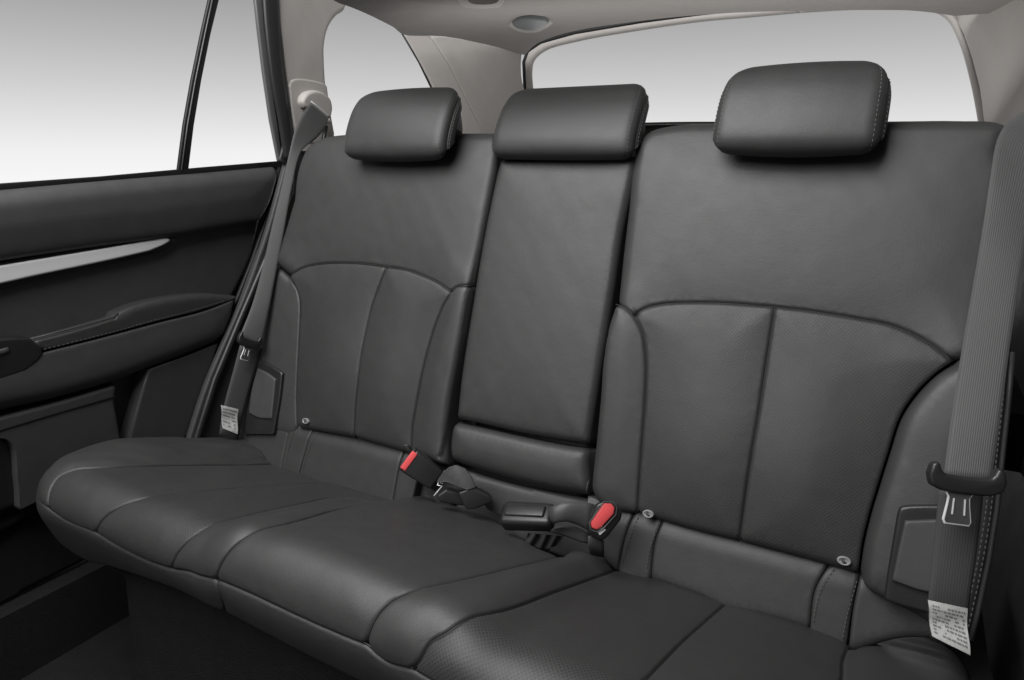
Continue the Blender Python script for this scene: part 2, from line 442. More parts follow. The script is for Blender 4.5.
bp = lambda x, y, h=0: BACK.pos(*[np.array(q) for q in BACK.inv(x, y, h)], np.array(h))
cp = lambda x, y, h=0: CU_.pos(*[np.array(q) for q in CU_.inv(x, y, h)], np.array(h))
R_ = lambda L_: L_[::-1]

# ================================================================== THE CABIN SHELL
fl = mesh_obj('floor', [(-2.2, -2.2, 0.0), (1.6, -2.2, 0.0), (1.6, 1.9, 0.0), (-2.2, 1.9, 0.0)], [[0, 1, 2, 3]], CAR); fl['kind'] = 'structure'
# load floor behind the seats
lf = mesh_obj('floor', [(-.9, .42, .50), (.9, .42, .50), (.9, 1.25, .50), (-.9, 1.25, .50), (-.9, .42, .40), (.9, .42, .40), (.9, 1.25, .40), (-.9, 1.25, .40)],
              [[0, 1, 2, 3], [7, 6, 5, 4], [0, 4, 5, 1], [1, 5, 6, 2], [2, 6, 7, 3], [3, 7, 4, 0]], CAR, smooth=False); lf['kind'] = 'structure'

# ================================================================== SEAT BACKS
def seam_shade(surf, pts, parent, h, r=.0011):  # black tube laid in the crevice, standing for the shade in the gap
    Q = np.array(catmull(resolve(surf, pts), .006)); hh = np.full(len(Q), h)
    tube('seam_shade_tube', surf.pos(Q[:, 0], Q[:, 1], hh), r, RUB, parent, 6)
# shared seams (traced outlines, laid on the backrest sheet)
L_top = [(291, 199), (293, 178), (298, 159), (306, 144), (320, 135.5), (345, 131.5), (400, 130), (470, 130), (496, 130)]
L_right_up = [(496, 130), (495, 160), (483, 226), (471, 286)]
L_left_up = [(289, 276), (278, 268), (273, 262), (277, 245), (283, 226), (291, 199)]
L_ins_top = [(289, 276), (302, 268), (320, 264), (340, 263), (364, 264), (386, 267)]
L_ins_top2 = [(386, 267), (406, 270), (423, 276), (438, 283), (451, 292)]
L_ins_top3 = [(451, 292), (456, 287), (471, 286)]
L_mid = [(386, 267), (372, 306), (363, 345), (358, 380), (355, 410), (354, 436)]
L_bol = [(451, 292), (441, 310), (432, 335), (423, 369), (416, 405), (412, 430), (411, 454)]
L_out = [(289, 276), (296, 289), (300, 304), (299, 330), (297, 370), (296, 400), (297, 428)]
L_rt = [(471, 286), (464, 318), (456, 359), (450, 400), (446, 440), (446, 464)]
L_bot1 = [(297, 428), (325, 433), (354, 438)]; L_bot2 = [(354, 438), (385, 447), (411, 455)]; L_bot3 = [(411, 455), (430, 461), (446, 466)]
L_mid[-1] = (354, 438); L_bol[-1] = (411, 455); L_rt[-1] = (446, 466)
lseat = thing('seat_section', 'black leather backrest on the left, between the door side bolster and the folding armrest', 'backrest', (-.36, .02, .36), 'outer backrests')
panel('upper_panel', BACK, [(L_top, EDGE), (L_right_up, SOFT), (R_(L_ins_top3), SEAM), (R_(L_ins_top2), SEAM), (R_(L_ins_top), SEAM), (L_left_up, EDGE)], LEA, lseat, puff=(.006, .05), skirt=.09)
panel('insert_panel', BACK, [(L_ins_top, SEAM), (L_mid, SEAM), (R_(L_bot1), SOFT), (R_(L_out), SEAM)], LEAP, lseat, puff=(.007, .035), skirt=.03)
panel('insert_panel', BACK, [(L_ins_top2, SEAM), (L_bol, SEAM), (R_(L_bot2), SOFT), (R_(L_mid), SEAM)], LEAP, lseat, puff=(.007, .035), skirt=.03)
panel('inner_bolster', BACK, [(L_ins_top3, SEAM), (L_rt, SOFT), (R_(L_bot3), SOFT), (R_(L_bol), SEAM)], LEA, lseat, puff=(.007, .03), skirt=.05)

C_out = [(497, 159), (560, 157), (637, 155)]
arm = thing('folding_armrest', 'plain black leather fold-up armrest panel between the two outer backrests', 'armrest', (0, .02, .42))
panel('armrest_pad', BACK, [([(499, 158), (560, 156), (637, 154)], SOFT), ([(637, 154), (630, 190), (622, 226), (612, 292), (599, 372), (588, 444)], (.014, .012)),
      ([(588, 444), (560, 440), (520, 433), (480, 424), (455, 419)], (.014, .012)), ([(455, 419), (460, 372), (470, 300), (483, 230), (499, 158)], (.014, .012))], LEA, arm, puff=(.006, .05), skirt=.06, off=-.008)
panel('lower_roll', BACK, [([(452, 422), (480, 428), (520, 437), (560, 445), (587, 449)], (.016, .014)), ([(587, 449), (588, 475), (587, 497)], (.014, .012)),
      ([(587, 497), (550, 490), (510, 480), (470, 468), (449, 461)], (.02, .016)), ([(449, 461), (449, 440), (452, 422)], (.014, .012))], LEA, arm, puff=(.008, .03), skirt=.05, off=-.010)

R_top = [(626, 205), (630, 165), (635, 141), (648, 128), (675, 121.5), (720, 119.5), (800, 118), (900, 116.5), (960, 116), (1000, 118), (1013, 126), (1008, 150)]
R_rt_up = [(1008, 150), (998, 226), (985, 300), (975, 352), (953, 361)]
R_lt_up = [(615, 304), (619, 265), (626, 205)]
R_ins_a = [(634, 316), (640, 311), (649, 307), (664, 304), (680, 303), (717, 303), (775, 307)]
R_ins_b = [(775, 307), (817, 312), (860, 319), (890, 325), (915, 335), (935, 347), (953, 361)]
R_tab = [(615, 304), (625, 308), (634, 316)]
R_bol = [(634, 316), (642, 332), (646, 359), (645, 400), (642, 440), (639, 480), (637, 514)]
R_mid = [(775, 307), (767, 359), (759, 412), (752, 452), (745, 498), (739, 542)]
R_out = [(953, 361), (935, 374), (915, 394), (900, 417), (889, 450), (879, 482), (869, 515), (862, 545), (858, 575)]
R_lt = [(615, 304), (606, 342), (599, 400), (594, 452), (591, 480), (591, 490), (598, 503), (612, 511)]
R_bot0 = [(612, 511), (625, 513), (637, 514)]
R_bot1 = [(637, 514), (690, 530), (739, 542)]; R_bot2 = [(739, 542), (800, 558), (858, 575)]
rseat = thing('seat_section', 'wide black leather backrest on the right, between the folding armrest and the near belt', 'backrest', (.375, .02, .36), 'outer backrests')
panel('upper_panel', BACK, [(R_top, EDGE), (R_rt_up, SOFT), (R_(R_ins_b), SEAM), (R_(R_ins_a), SEAM), (R_(R_tab), SEAM), (R_lt_up, EDGE)], LEA, rseat, puff=(.006, .05), skirt=.09)
panel('insert_panel', BACK, [(R_ins_a, SEAM), (R_mid, SEAM), (R_(R_bot1), SOFT), (R_(R_bol), SEAM)], LEAP, rseat, puff=(.007, .035), skirt=.03, grid=.007)
panel('insert_panel', BACK, [(R_ins_b, SEAM), (R_out, SEAM), (R_(R_bot2), SOFT), (R_(R_mid), SEAM)], LEAP, rseat, puff=(.007, .035), skirt=.03, grid=.007)
panel('inner_bolster', BACK, [(R_tab, SEAM), (R_bol, SEAM), (R_(R_bot0), SOFT), (R_(R_lt), SOFT)], LEA, rseat, puff=(.007, .03), skirt=.05)
for q in (L_ins_top+L_ins_top2[1:], L_ins_top3, L_mid, L_bol): seam_shade(BACK, q, lseat, -.0026, .0017)
for q in (R_ins_a+R_ins_b[1:], R_tab, R_bol, R_mid): seam_shade(BACK, q, rseat, -.0034, .0013)
# closed rear shells so the backrests have a body
for par, x0, x1 in ((lseat, -.58, -.135), (rseat, .16, .60)):
    block('rear_shell', BO+np.array([(x0+x1)/2, 0, 0])+BE2*.29-BN*.085, (1, 0, 0), BE2, BN, (x1-x0, .56, .07), .03, CAR, par)
block('rear_shell', BO+np.array([.01, 0, 0])+BE2*.27-BN*.075, (1, 0, 0), BE2, BN, (.24, .62, .06), .02, PLA, arm)

# snap buttons with a child seat emblem
def snap(par, x, y, r):
    c = bp(x, y, .006); a = np.array([1., 0, 0]); b = BE2*.66; 
    ring = lambda rr, h, n=28: [c+BN*h+rr*(a*math.cos(2*math.pi*k/n)+b*math.sin(2*math.pi*k/n)) for k in range(n)]
    V = ring(r, -.006)+ring(r, .0005)+ring(r*.9, .0016)+ring(r*.72, .0016)+ring(r*.66, .0006)+[c+BN*.0006]; n = 28; F = []
    for i in range(4):
        for k in range(n): F.append([i*n+k, i*n+(k+1) % n, (i+1)*n+(k+1) % n, (i+1)*n+k])
    for k in range(n): F.append([4*n+k, 4*n+(k+1) % n, 5*n])
    s = mesh_obj('snap_button', V, F, BTN, par)
    f = lambda px, py: c+BN*.0013+r*(px*a+py*b)
    bm = bmesh.new()
    def bar(p, q, w):
        p, q = f(*p), f(*q); t_ = q-p; t_ /= np.linalg.norm(t_); s_ = np.cross(t_, BN)*w*r
        vs = [bm.verts.new(v) for v in (p-s_, p+s_, q+s_, q-s_)]; bm.faces.new(vs)
    bar((-.05, .15), (.05, -.25), .12); bar((.05, -.25), (.42, -.2), .10); bar((-.35, .35), (-.2, -.4), .07); bar((-.2, -.4), (.35, -.48), .07)
    bm.faces.new([bm.verts.new(f(-.08+.13*math.cos(k*math.pi/5), .38+.13*math.sin(k*math.pi/5))) for k in range(10)])
    e2 = bm_obj('child_seat_emblem', bm, INK, s, smooth=False)
snap(lseat, 305.5, 421, .0085); snap(rseat, 844, 561, .0085); snap(rseat, 648, 514, .0085)

# lower roll under each backrest with its stitched strips
FLAP = Plane(BO-BN*.004, (1, 0, 0), BE2, BN, lambda u, v: .004*smooth(0.02, -.075, v)-.010*smooth(0, .04, v))
lroll = thing('lower_seat_roll', 'black leather roll with stitched strips below the left backrest, behind the cushion', 'seat trim', (-.33, 0, .34), 'seat rolls')
rroll = thing('lower_seat_roll', 'black leather roll with stitched strips below the wide right backrest, ending at the near belt', 'seat trim', (.4, 0, .34), 'seat rolls')
def roll(par, top, bot, cuts):
    """top/bot: px polylines; cuts: (top px, bottom px) of the strip borders in order"""
    pass
panel('roll_panel', FLAP, [([(314, 425), (360, 435), (405, 448)], NONE), ([(405, 448), (398, 470), (391, 512)], SEAM), ([(391, 512), (353, 500), (334, 495), (296, 484)], SOFT), ([(296, 484), (306, 447), (314, 425)], SEAM)], LEA, lroll, skirt=.03, invoff=0)
panel('stitched_strip', FLAP, [([(291, 423), (314, 427)], NONE), ([(314, 427), (306, 447), (296, 484)], SEAM), ([(296, 484), (280, 476)], NONE), ([(280, 476), (284, 448), (291, 423)], SEAM)], LEA, lroll, skirt=.03)
panel('stitched_strip', FLAP, [([(405, 449), (425, 456)], NONE), ([(425, 456), (417, 480), (408, 518)], SEAM), ([(408, 518), (391, 512)], NONE), ([(391, 512), (398, 470), (405, 449)], SEAM)], LEA, lroll, skirt=.03)
panel('end_panel', FLAP, [([(240, 424), (291, 426)], NONE), ([(291, 426), (285, 448), (280, 476)], SEAM), ([(280, 476), (240, 450)], NONE), ([(240, 450), (240, 424)], NONE)], LEA, lroll, skirt=.03)
panel('roll_panel', FLAP, [([(664, 515), (738, 534), (831, 560)], NONE), ([(831, 560), (815, 590), (809, 632)], SEAM), ([(809, 632), (759, 618), (723, 612), (701, 600), (650, 582)], SOFT), ([(650, 582), (654, 545), (664, 515)], SEAM)], LEA, rroll, skirt=.03)
panel('stitched_strip', FLAP, [([(636, 508), (664, 516)], NONE), ([(664, 516), (654, 545), (650, 580)], SEAM), ([(650, 580), (617, 572)], NONE), ([(617, 572), (624, 540), (636, 508)], SEAM)], LEA, rroll, skirt=.03)
panel('stitched_strip', FLAP, [([(831, 562), (860, 572)], NONE), ([(860, 572), (852, 610), (846, 650)], SEAM), ([(846, 650), (809, 635)], NONE), ([(809, 635), (815, 590), (831, 562)], SEAM)], LEA, rroll, skirt=.03)
panel('end_panel', FLAP, [([(860, 575), (900, 590), (935, 600)], NONE), ([(935, 600), (940, 640)], NONE), ([(940, 640), (900, 640), (848, 655)], SOFT), ([(848, 655), (853, 610), (860, 575)], SEAM)], LEA, rroll, skirt=.03)
panel('end_panel', FLAP, [([(588, 496), (612, 506), (634, 512)], NONE), ([(634, 512), (624, 540), (617, 575)], SEAM), ([(617, 575), (598, 555), (588, 530)], SOFT), ([(588, 530), (588, 496)], NONE)], LEA, rroll, skirt=.03)
fp = lambda x, y, h=.0025: FLAP.pos(*[np.array(q) for q in FLAP.inv(x, y, h)], np.array(h))
for par, Q in ((lroll, [[(318, 432), (308, 450), (302, 470)], [(293, 432), (288, 448), (285, 464)]]), (rroll, [[(638, 517), (628, 542), (621, 566)], [(660, 523), (650, 548), (646, 572)], [(834, 569), (820, 592), (813, 622)], [(857, 581), (848, 612), (842, 640)]])):
    for q in Q: stitches('stitching', [fp(*p) for p in q], par, r=.0006)
# dark carpeted bay behind the buckles
mesh_obj_c = panel('buckle_well_lining', FLAP, [([(440, 462), (510, 484), (592, 500)], NONE), ([(592, 500), (620, 520), (617, 580)], NONE), ([(617, 580), (520, 540), (440, 505), (400, 500)], NONE), ([(400, 500), (415, 455), (440, 462)], NONE)], LEAD, arm, skirt=.01, off=-.022, noise=0)

# ================================================================== HEADRESTS
def headrest(label, cx, prof, wfun, parent_loc, stitch=True):
    """prof: closed outline in (h, v) of the side view; wfun(h, v) -> half width"""
    t_ = thing('headrest', label, 'headrest', parent_loc, 'rear headrests')
    Q = np.array(catmull([np.array(p) for p in prof]+[np.array(prof[0])], .004))[:-1]
    n = len(Q); cen = Q.mean(0); V = []; F = []; ins = []
    # lateral stations: rounded edges
    st = []
    rE = .022
    for k in range(7): a = k/6*math.pi/2; st.append((1, -rE*(1-math.sin(a)), rE*.62*(1-math.cos(math.pi/2-a))))
    # from side inward: station = (offset from half width, inset)
    stations = []
    for k in range(8): a = k/7*math.pi/2; stations.append((-rE*(1-math.cos(a)), .014*(1-math.sin(a))))   # a=0: at the side, inset .014
    full = [(-1, o_, i_) for o_, i_ in stations]+[(-1, None, 0, f) for f in (.62, .3)]+[(0, 0, 0)]+[(1, None, 0, f) for f in (.3, .62)]+[(1, o_, i_) for o_, i_ in stations[::-1]]
    tang = np.roll(Q, -1, 0)-np.roll(Q, 1, 0); tang /= np.linalg.norm(tang, axis=1, keepdims=True); nin = np.stack([-tang[:, 1], tang[:, 0]], 1)
    if ((cen-Q)*nin).sum() < 0: nin = -nin
    hw = np.array([wfun(*q) for q in Q])
    def place(q, x): return BO+x*np.array([1, 0, 0])+q[1]*BE2+q[0]*BN
    for s_ in full:
        sgn = s_[0]; inset = s_[2]
        for i in range(n):
            q = Q[i]+nin[i]*inset
            if len(s_) == 4: x = sgn*(hw[i]-rE)*s_[3]; crown = .004*(1-s_[3]**2)*smooth(-.02, .05, Q[i][0]); q = q-nin[i]*crown
            elif sgn == 0: x = 0; q = q-nin[i]*.004*smooth(-.02, .05, Q[i][0])
            else: x = sgn*(hw[i]+s_[1])
            V.append(place(q, cx+x))
    ns = len(full)
    for j in range(ns-1):
        for i in range(n): F.append([j*n+i, j*n+(i+1) % n, (j+1)*n+(i+1) % n, (j+1)*n+i])
    o = mesh_obj('cover', V, F, LEA, t_, uvs=[(v[0], v[2]) for v in V])
    bm = bmesh.new(); bm.from_mesh(o.data); bmesh.ops.recalc_face_normals(bm, faces=bm.faces)
    if sum(f.normal.y*f.calc_area() for f in bm.faces if f.calc_center_median().y+origin_of(t_).y < place(cen, 0)[1]) > 0: bmesh.ops.reverse_faces(bm, faces=bm.faces)
    bm.to_mesh(o.data); bm.free()
    # side gussets, slightly proud with a welt groove between
    for sgn in (-1, 1):
        Vg = []; Fg = []; lv = [(.0150, -.004), (.0158, .0008), (.019, .0028), (.026, .0042), (.034, .0050)]
        qc = cen
        for ins_, out in lv:
            for i in range(n):
                q = Q[i]+nin[i]*ins_ if ins_ < .02 else (Q[i]+nin[i]*.019)*(1-(ins_-.019)*18)+cen*((ins_-.019)*18)
                Vg.append(place(q, cx+sgn*(hw[i]+out)))
        Vg.append(place(qc, cx+sgn*(wfun(*qc)+.0055)))
        for j in range(len(lv)-1):
            for i in range(n): Fg.append([j*n+i, j*n+(i+1) % n, (j+1)*n+(i+1) % n, (j+1)*n+i][::sgn])
        b_ = (len(lv)-1)*n
        for i in range(n): Fg.append([b_+i, b_+(i+1) % n, len(Vg)-1][::sgn])
        gobj = mesh_obj('side_gusset', Vg, Fg, LEA, t_, uvs=[(v[1], v[2]) for v in Vg])
        bm = bmesh.new(); bm.from_mesh(gobj.data); bmesh.ops.recalc_face_normals(bm, faces=bm.faces)
        if sum(f.normal.x*f.calc_area() for f in bm.faces)*sgn < 0: bmesh.ops.reverse_faces(bm, faces=bm.faces)
        bm.to_mesh(gobj.data); bm.free()
        tube('gusset_seam_shade', [place(Q[i]+nin[i]*.0150, cx+sgn*(hw[i]-.0012)) for i in range(n)], .0013, RUB, gobj, 6, closed=True)  # black tube in the welt groove, standing for its shade
        for ins_, dx in ((.0035, -.0080), (.0195, .0030)):
            path = [place(Q[i]+nin[i]*ins_, cx+sgn*(hw[i]+dx)) for i in range(0, n)]
            sel = [k for k in range(n) if Q[k][0] > -.055]
            # keep the contiguous run over front and top
            path2 = [path[k] for k in sel]
            j = max(range(len(sel)), key=lambda a: (sel[a]-sel[a-1]) % n); path2 = path2[j:]+path2[:j]
            stitches('stitching', path2[::2], gobj, L=.0042, gap=.0024, r=.0008)
    for sx_ in (-.07, .07):
        tube('support_post', [place((-.035, cen[1]-.02), cx+sx_), place((-.035, cen[1]-.16), cx+sx_)], .006, MET, t_, 12)
    return t_
profO = [(.034, .553), (.048, .558), (.055, .569), (.0575, .590), (.0555, .620), (.049, .650), (.036, .677), (.014, .696), (-.010, .703), (-.040, .698), (-.066, .672), (-.078, .645), (-.074, .628), (-.045, .612), (-.010, .585), (.016, .562)]
wO = lambda h, v: .118-.048*min(1, max(0, .058-h)/.07)**2
headrest('low rounded black leather headrest on top of the left backrest, nearest the door', -.318, profO, wO, (-.318, .2, .93))
profO2 = [(h*1.0, .568+(v-.556)*.965) for h, v in profO]
headrest('tall black leather headrest with stitched side seams, on the wide right backrest', .3735, profO2, lambda h, v: wO(h, v)-.011, (.372, .2, .93))
profC = [(.004, .566), (.019, .573), (.025, .592), (.021, .630), (.010, .664), (-.008, .692), (-.042, .709), (-.066, .700), (-.092, .668), (-.104, .640), (-.096, .624), (-.060, .600), (-.020, .574)]
headrest('wide low black leather headrest standing directly on the folding armrest panel', .006, profC, lambda h, v: .130-.024*min(1, max(0, .024-h)/.07)**2, (.01, .2, .93))

# ================================================================== CUSHION
cush = thing('bench_cushion', 'long black leather bench cushion with sewn seams, running the full width in front', 'seat cushion', (0, -.15, .1))
def uvp(u, v): return ('uv', u, v)
s_top0 = [(279, 464), (200, 465), (140, 466), (100, 468), (72, 471), (58, 478), (50, 492), (49, 509)]
s_a = [(332, 482), (250, 487), (180, 493), (145, 498), (120, 507), (103, 519), (96, 533)]
s_b = [(398, 498), (330, 503), (270, 511), (215, 524), (190, 538), (177, 552), (172, 568)]
s_b = [(368, 490), (300, 501), (233, 519), (205, 529), (186, 543), (176, 556), (172, 569)]
s_c = [(423, 495), (380, 502), (340, 509), (286, 524), (250, 535), (232, 549), (221, 564), (216, 580)]
s_d = [(560, 556), (510, 568), (455, 581), (415, 590), (390, 602), (375, 620), (366, 646)]
s_e = [(616, 570), (560, 590), (500, 611), (450, 630), (430, 643), (420, 660), (414, 682)]
s_f = [(725, 604), (684, 640), (650, 668), (636, 690)]
s_g = [(849, 644), (843, 660), (838, 690)]
# numeric ends: continue right-hand seams out of frame on the sheet
def ext(pts, dus):
    q = CU_.inv(*pts[-1]); return pts+[uvp(q[0]+du, tv) for du, tv in dus]
tF = CU_.inv(216, 580)[1]     # station of the front piping
ta_, tb_ = CU_.inv(96, 533), CU_.inv(172, 569)
print('piping', tF, ta_, tb_, CU_.inv(366, 646), CU_.inv(49, 509), CU_.inv(414, 682), CU_.inv(636, 690), CU_.inv(838, 690))
TB = .60
qe = CU_.inv(414, 682); qf = CU_.inv(640, 684); qg = CU_.inv(838, 684)
s_e = s_e[:-1]+[uvp(qe[0]-.002, tF)]
s_f = [(725, 604), (684, 640), uvp(qf[0], qf[1]), uvp(qf[0]-.012, (qf[1]+tF)/2+.03), uvp(qf[0]-.018, tF)]
s_g = [(849, 644), (843, 660), uvp(qg[0], qg[1]), uvp(qg[0]-.02, .35), uvp(qg[0]-.01, tF)]
bk = lambda pts: pts
B0 = [(279, 464), (300, 469), (318, 476), (332, 482)]
B1 = [(332, 482), (350, 484), (368, 490)]; B1b = [(368, 490), (398, 497), (423, 496)]
# back hidden continuation of centre seams
s_bx = [uvp(*CU_.inv(398, 498))]
s_b = [(400, 500)]+[(368, 493)]*0+[(340, 498), (300, 504), (233, 519), (205, 529), (186, 543), (176, 556), (172, 569)]
B1 = [(332, 482), (353, 484), (380, 492), (400, 500)]
qc = CU_.inv(423, 495); qb = CU_.inv(400, 500)
front = lambda a, b: [a, b]
P_ab = [(96, 533), (117, 546), (145, 560), (172, 569)]
P_bc = [(172, 569), (190, 572), (216, 580)]
P_0a = [(49, 509), (65, 520), (80, 527), (96, 533)]
P_cd = [(216, 580), (250, 594), (290, 613), (330, 631), (366, 646)]
qd = CU_.inv(366, 646)
P_de = [(366, 646), (385, 662), uvp(qe[0]-.002, tF)]
left_end = CU_.inv(49, 509); tl = CU_.inv(279, 464)
OUT = [(279, 464), (270, 452), uvp(-.56, .045), uvp(-.66, .05), uvp(-.695, .09), uvp(-.70, .20), uvp(-.70, .35), uvp(-.695, .46), uvp(-.68, .53), uvp(-.655, .575), (49, 509)]
tE = CU_.inv(49, 509); OUT[-1] = (49, 509)
CS = (.0042, .0050)
def wrinkle(u, v, d):
    m_ = np.exp(-((u+.60)/.09)**2-((v-.13)/.10)**2)
    r = np.hypot(u+.52, v-.07); a = np.arctan2(v-.07, u+.52)
    return -.008*m_*(1-np.abs(np.sin(a*6+r*16)))**3*np.minimum(1, d/.006)+.003*m_*np.minimum(1, d/.01)
panel('left_side_roll', CU_, [(s_top0, CS), (R_(OUT[-3:]), CS), (R_(OUT[:-2]), (.03, .024))], LEA, cush, puff=(.004, .03), skirt=.05, hfun=wrinkle, noise=.001)
panel('outer_bolster', CU_, [(B0, CS), (s_a, CS), (R_(P_0a), CS), (R_(s_top0), CS)], LEAD if 0 else LEA, cush, puff=(.006, .04), skirt=.03)
panel('insert_panel', CU_, [(B1, CS), (s_b, CS), (R_(P_ab), CS), (R_(s_a), CS)], LEAP, cush, puff=(.007, .04), skirt=.03)
panel('inner_bolster', CU_, [([(400, 500), (412, 497), (423, 495)], NONE), (s_c, CS), (R_(P_bc), CS), (R_(s_b), CS)], LEA, cush, puff=(.008, .03), skirt=.03)
BKC = [(423, 495), (445, 502), (480, 512), (520, 535), (540, 548), (560, 556)]
panel('centre_panel', CU_, [(BKC, SOFT), (s_d, (.006, .003)), (R_(P_cd), CS), (R_(s_c), CS)], LEA, cush, puff=(.008, .05), skirt=.03)
panel('inner_bolster', CU_, [([(560, 556), (575, 549), (592, 553), (604, 560), (616, 570)], SOFT), (s_e, CS), (R_(P_de), CS), (R_(s_d), (.006, .003))], LEA, cush, puff=(.008, .03), skirt=.03)
panel('insert_panel', CU_, [([(616, 570), (650, 574), (690, 586), (725, 604)], CS), (s_f, CS), ([uvp(qf[0]-.018, tF), uvp(qe[0]-.002, tF)], CS), (R_(s_e), CS)], LEAP, cush, puff=(.007, .04), skirt=.03)
panel('insert_panel', CU_, [([(725, 604), (759, 609), (808, 624), (849, 644)], CS), (s_g, CS), ([uvp(qg[0]-.01, tF), uvp(qf[0]-.018, tF)], CS), (R_(s_f), CS)], LEAP, cush, puff=(.007, .04), skirt=.03)
panel('right_side_roll', CU_, [([(849, 644), (868, 634), (900, 630), (935, 637), (962, 652), (976, 684)], (.03, .02)), ([(976, 684), uvp(.66, .30), uvp(.64, tF)], (.03, .02)),
      ([uvp(.64, tF), uvp(qg[0]-.01, tF)], CS), (R_(s_g), CS)], LEA, cush, puff=(.006, .03), skirt=.05, hfun=lambda u, v, d: .0012*np.sin(v*160+u*30)*np.exp(-((v-.1)/.05)**2)*np.minimum(1, d/.02))
# front face under the piping
qL = CU_.inv(49, 509)
def fseg(a, b): return [a, b]
low = [uvp(-.70, .615), uvp(-.60, .625), uvp(-.30, .64), uvp(qd[0], .66)]
panel('front_facing', CU_, [([(49, 509), (65, 520), (96, 533), (117, 546), (145, 560), (172, 569), (190, 572), (216, 580)], CS), ([(216, 580), (222, 600), uvp(CU_.inv(216, 580)[0]-.005, .64)], CS),
      ([uvp(CU_.inv(216, 580)[0]-.005, .64), uvp(-.30, .645), uvp(-.46, .67), uvp(-.56, .69), uvp(-.64, .66), uvp(-.675, .615)], SOFT), ([uvp(-.675, .615), uvp(-.68, .56)], NONE), ([uvp(-.68, .56), (49, 509)], CS)], LEA, cush, puff=(.004, .03), skirt=.03)
cc0 = CU_.inv(216, 580)
panel('front_facing', CU_, [(P_cd, CS), (P_de, CS), ([uvp(qe[0]-.002, tF), uvp(.64, tF)], CS), ([uvp(.64, tF), uvp(.64, .64)], NONE), ([uvp(.64, .64), uvp(0, .65), uvp(cc0[0]-.005, .64)], SOFT),
      ([uvp(cc0[0]-.005, .64), (222, 600), (216, 580)], CS)], LEA, cush, puff=(.004, .03), skirt=.03)
block('cushion_foam_body', (0, -.13, .20), (1, 0, 0), (0, math.cos(-math.radians(18)), math.sin(-math.radians(18))), (0, math.sin(math.radians(18)), math.cos(math.radians(18))), (1.22, .40, .15), .05, CAR, cush)
for q in (s_top0, s_a, s_b, s_c, s_e, s_f, s_g): seam_shade(CU_, q, cush, -.0026, .0015)
seam_shade(CU_, P_0a+P_ab[1:]+P_bc[1:]+P_cd[1:]+P_de[1:]+[uvp(.64, tF)], cush, -.0032, .0014)
# thread along the cushion seams
def seam_thread(pts, du, par=cush):
    Q = [CU_.inv(*p) if p[0] != 'uv' else np.array(p[1:]) for p in pts]; Q = np.array(catmull(Q, .01)); T = np.gradient(Q, axis=0); T /= np.linalg.norm(T, axis=1, keepdims=True)
    Q = Q+np.stack([-T[:, 1], T[:, 0]], 1)*du
    stitches('stitching', [CU_.pos(q[0], q[1], .0105) for q in Q], par, L=.003, gap=.002, r=.0005)

# carpeted riser that carries the cushion
riser = thing('seat_riser', 'dark carpeted box under the front edge of the bench cushion', 'seat base', (0, -.1, 0))
bm = bmesh.new()
cs = [(-.30, .36), (-.335, .33), (-.35, .28), (-.36, .10), (-.38, .0), (.35, .0), (.35, .24), (.1, .24)]
secs = []
for x, sc in ((-.585, .72), (-.575, .86), (-.555, .94), (-.52, .985), (-.46, 1), (0, 1), (.7, 1)):
    secs.append([bm.verts.new((x, .1+(y-.1)*(1 if y > 0 else sc), z*(1-(1-sc)*.5))) for y, z in cs])
for a, b in zip(secs, secs[1:]):
    for i in range(len(cs)): bm.faces.new([a[i], a[(i+1) % len(cs)], b[(i+1) % len(cs)], b[i]])
bm.faces.new(secs[0][::-1]); bm.faces.new(secs[-1]); bmesh.ops.recalc_face_normals(bm, faces=bm.faces)
bm_obj('carpet_cover', bm, CAR, riser, sharp=50)

# ================================================================== DOOR
XD = -.765
DOOR = Plane((XD, 0, 0), (0, 1, 0), (0, 0, 1), (1, 0, 0))
door = thing('rear_door', 'dark rear door with silver trim strip, padded armrest and side window, at the left', 'car door', (XD, -.2, .3))
dseg = lambda *L: list(L)
dpos_ = lambda x, y: DOOR.pos(*[np.array(q) for q in DOOR.inv(x, y, .034)], np.array(.034))
# upper roll
panel('upper_pad', DOOR, [([(-115, 200.6), (0, 190), (100, 181), (200, 173), (281, 166)], (.03, .03)), ([(281, 166), (272, 200), (261, 222)], SOFT), ([(261, 222), (220, 229), (170, 238), (100, 247), (0, 262), (-115, 281.3)], (.014, .012)), ([(-115, 281.3), (-115, 200.6)], NONE)], DOORV, door, puff=(.012, .05), skirt=.03, off=.03)
# recessed field below the strip
panel('centre_field', DOOR, [([(-115, 275.9), (0, 256), (170, 232), (262, 216)], NONE), ([(262, 216), (250, 262), (232, 300)], SOFT), ([(232, 300), (234, 330), (110, 370), (-115, 426.5)], NONE), ([(-115, 426.5), (-115, 275.9)], NONE)], DOORV, door, skirt=.02, off=.004, noise=.0003)
panel('silver_trim', DOOR, [([(-115, 286.8), (0, 266), (60, 256), (120, 246), (160, 239), (168, 238)], TIGHT), ([(168, 238), (171, 240), (166, 244), (150, 251)], TIGHT), ([(150, 251), (120, 258), (83, 266), (40, 275), (0, 284), (-115, 307.5)], TIGHT), ([(-115, 307.5), (-115, 286.8)], NONE)], SIL, door, skirt=.02, off=.024, invoff=.024, grid=.006, noise=0)
panel('trim_bezel', DOOR, [([(-115, 282.4), (0, 262), (60, 252), (120, 243), (160, 237), (173, 235)], TIGHT), ([(173, 235), (176, 239), (170, 247), (152, 255)], TIGHT), ([(152, 255), (120, 263), (83, 271), (40, 281), (0, 291), (-115, 315.2)], (.01, .008)), ([(-115, 315.2), (-115, 282.4)], NONE)], PLA, door, skirt=.02, off=.018, invoff=.018, noise=0)
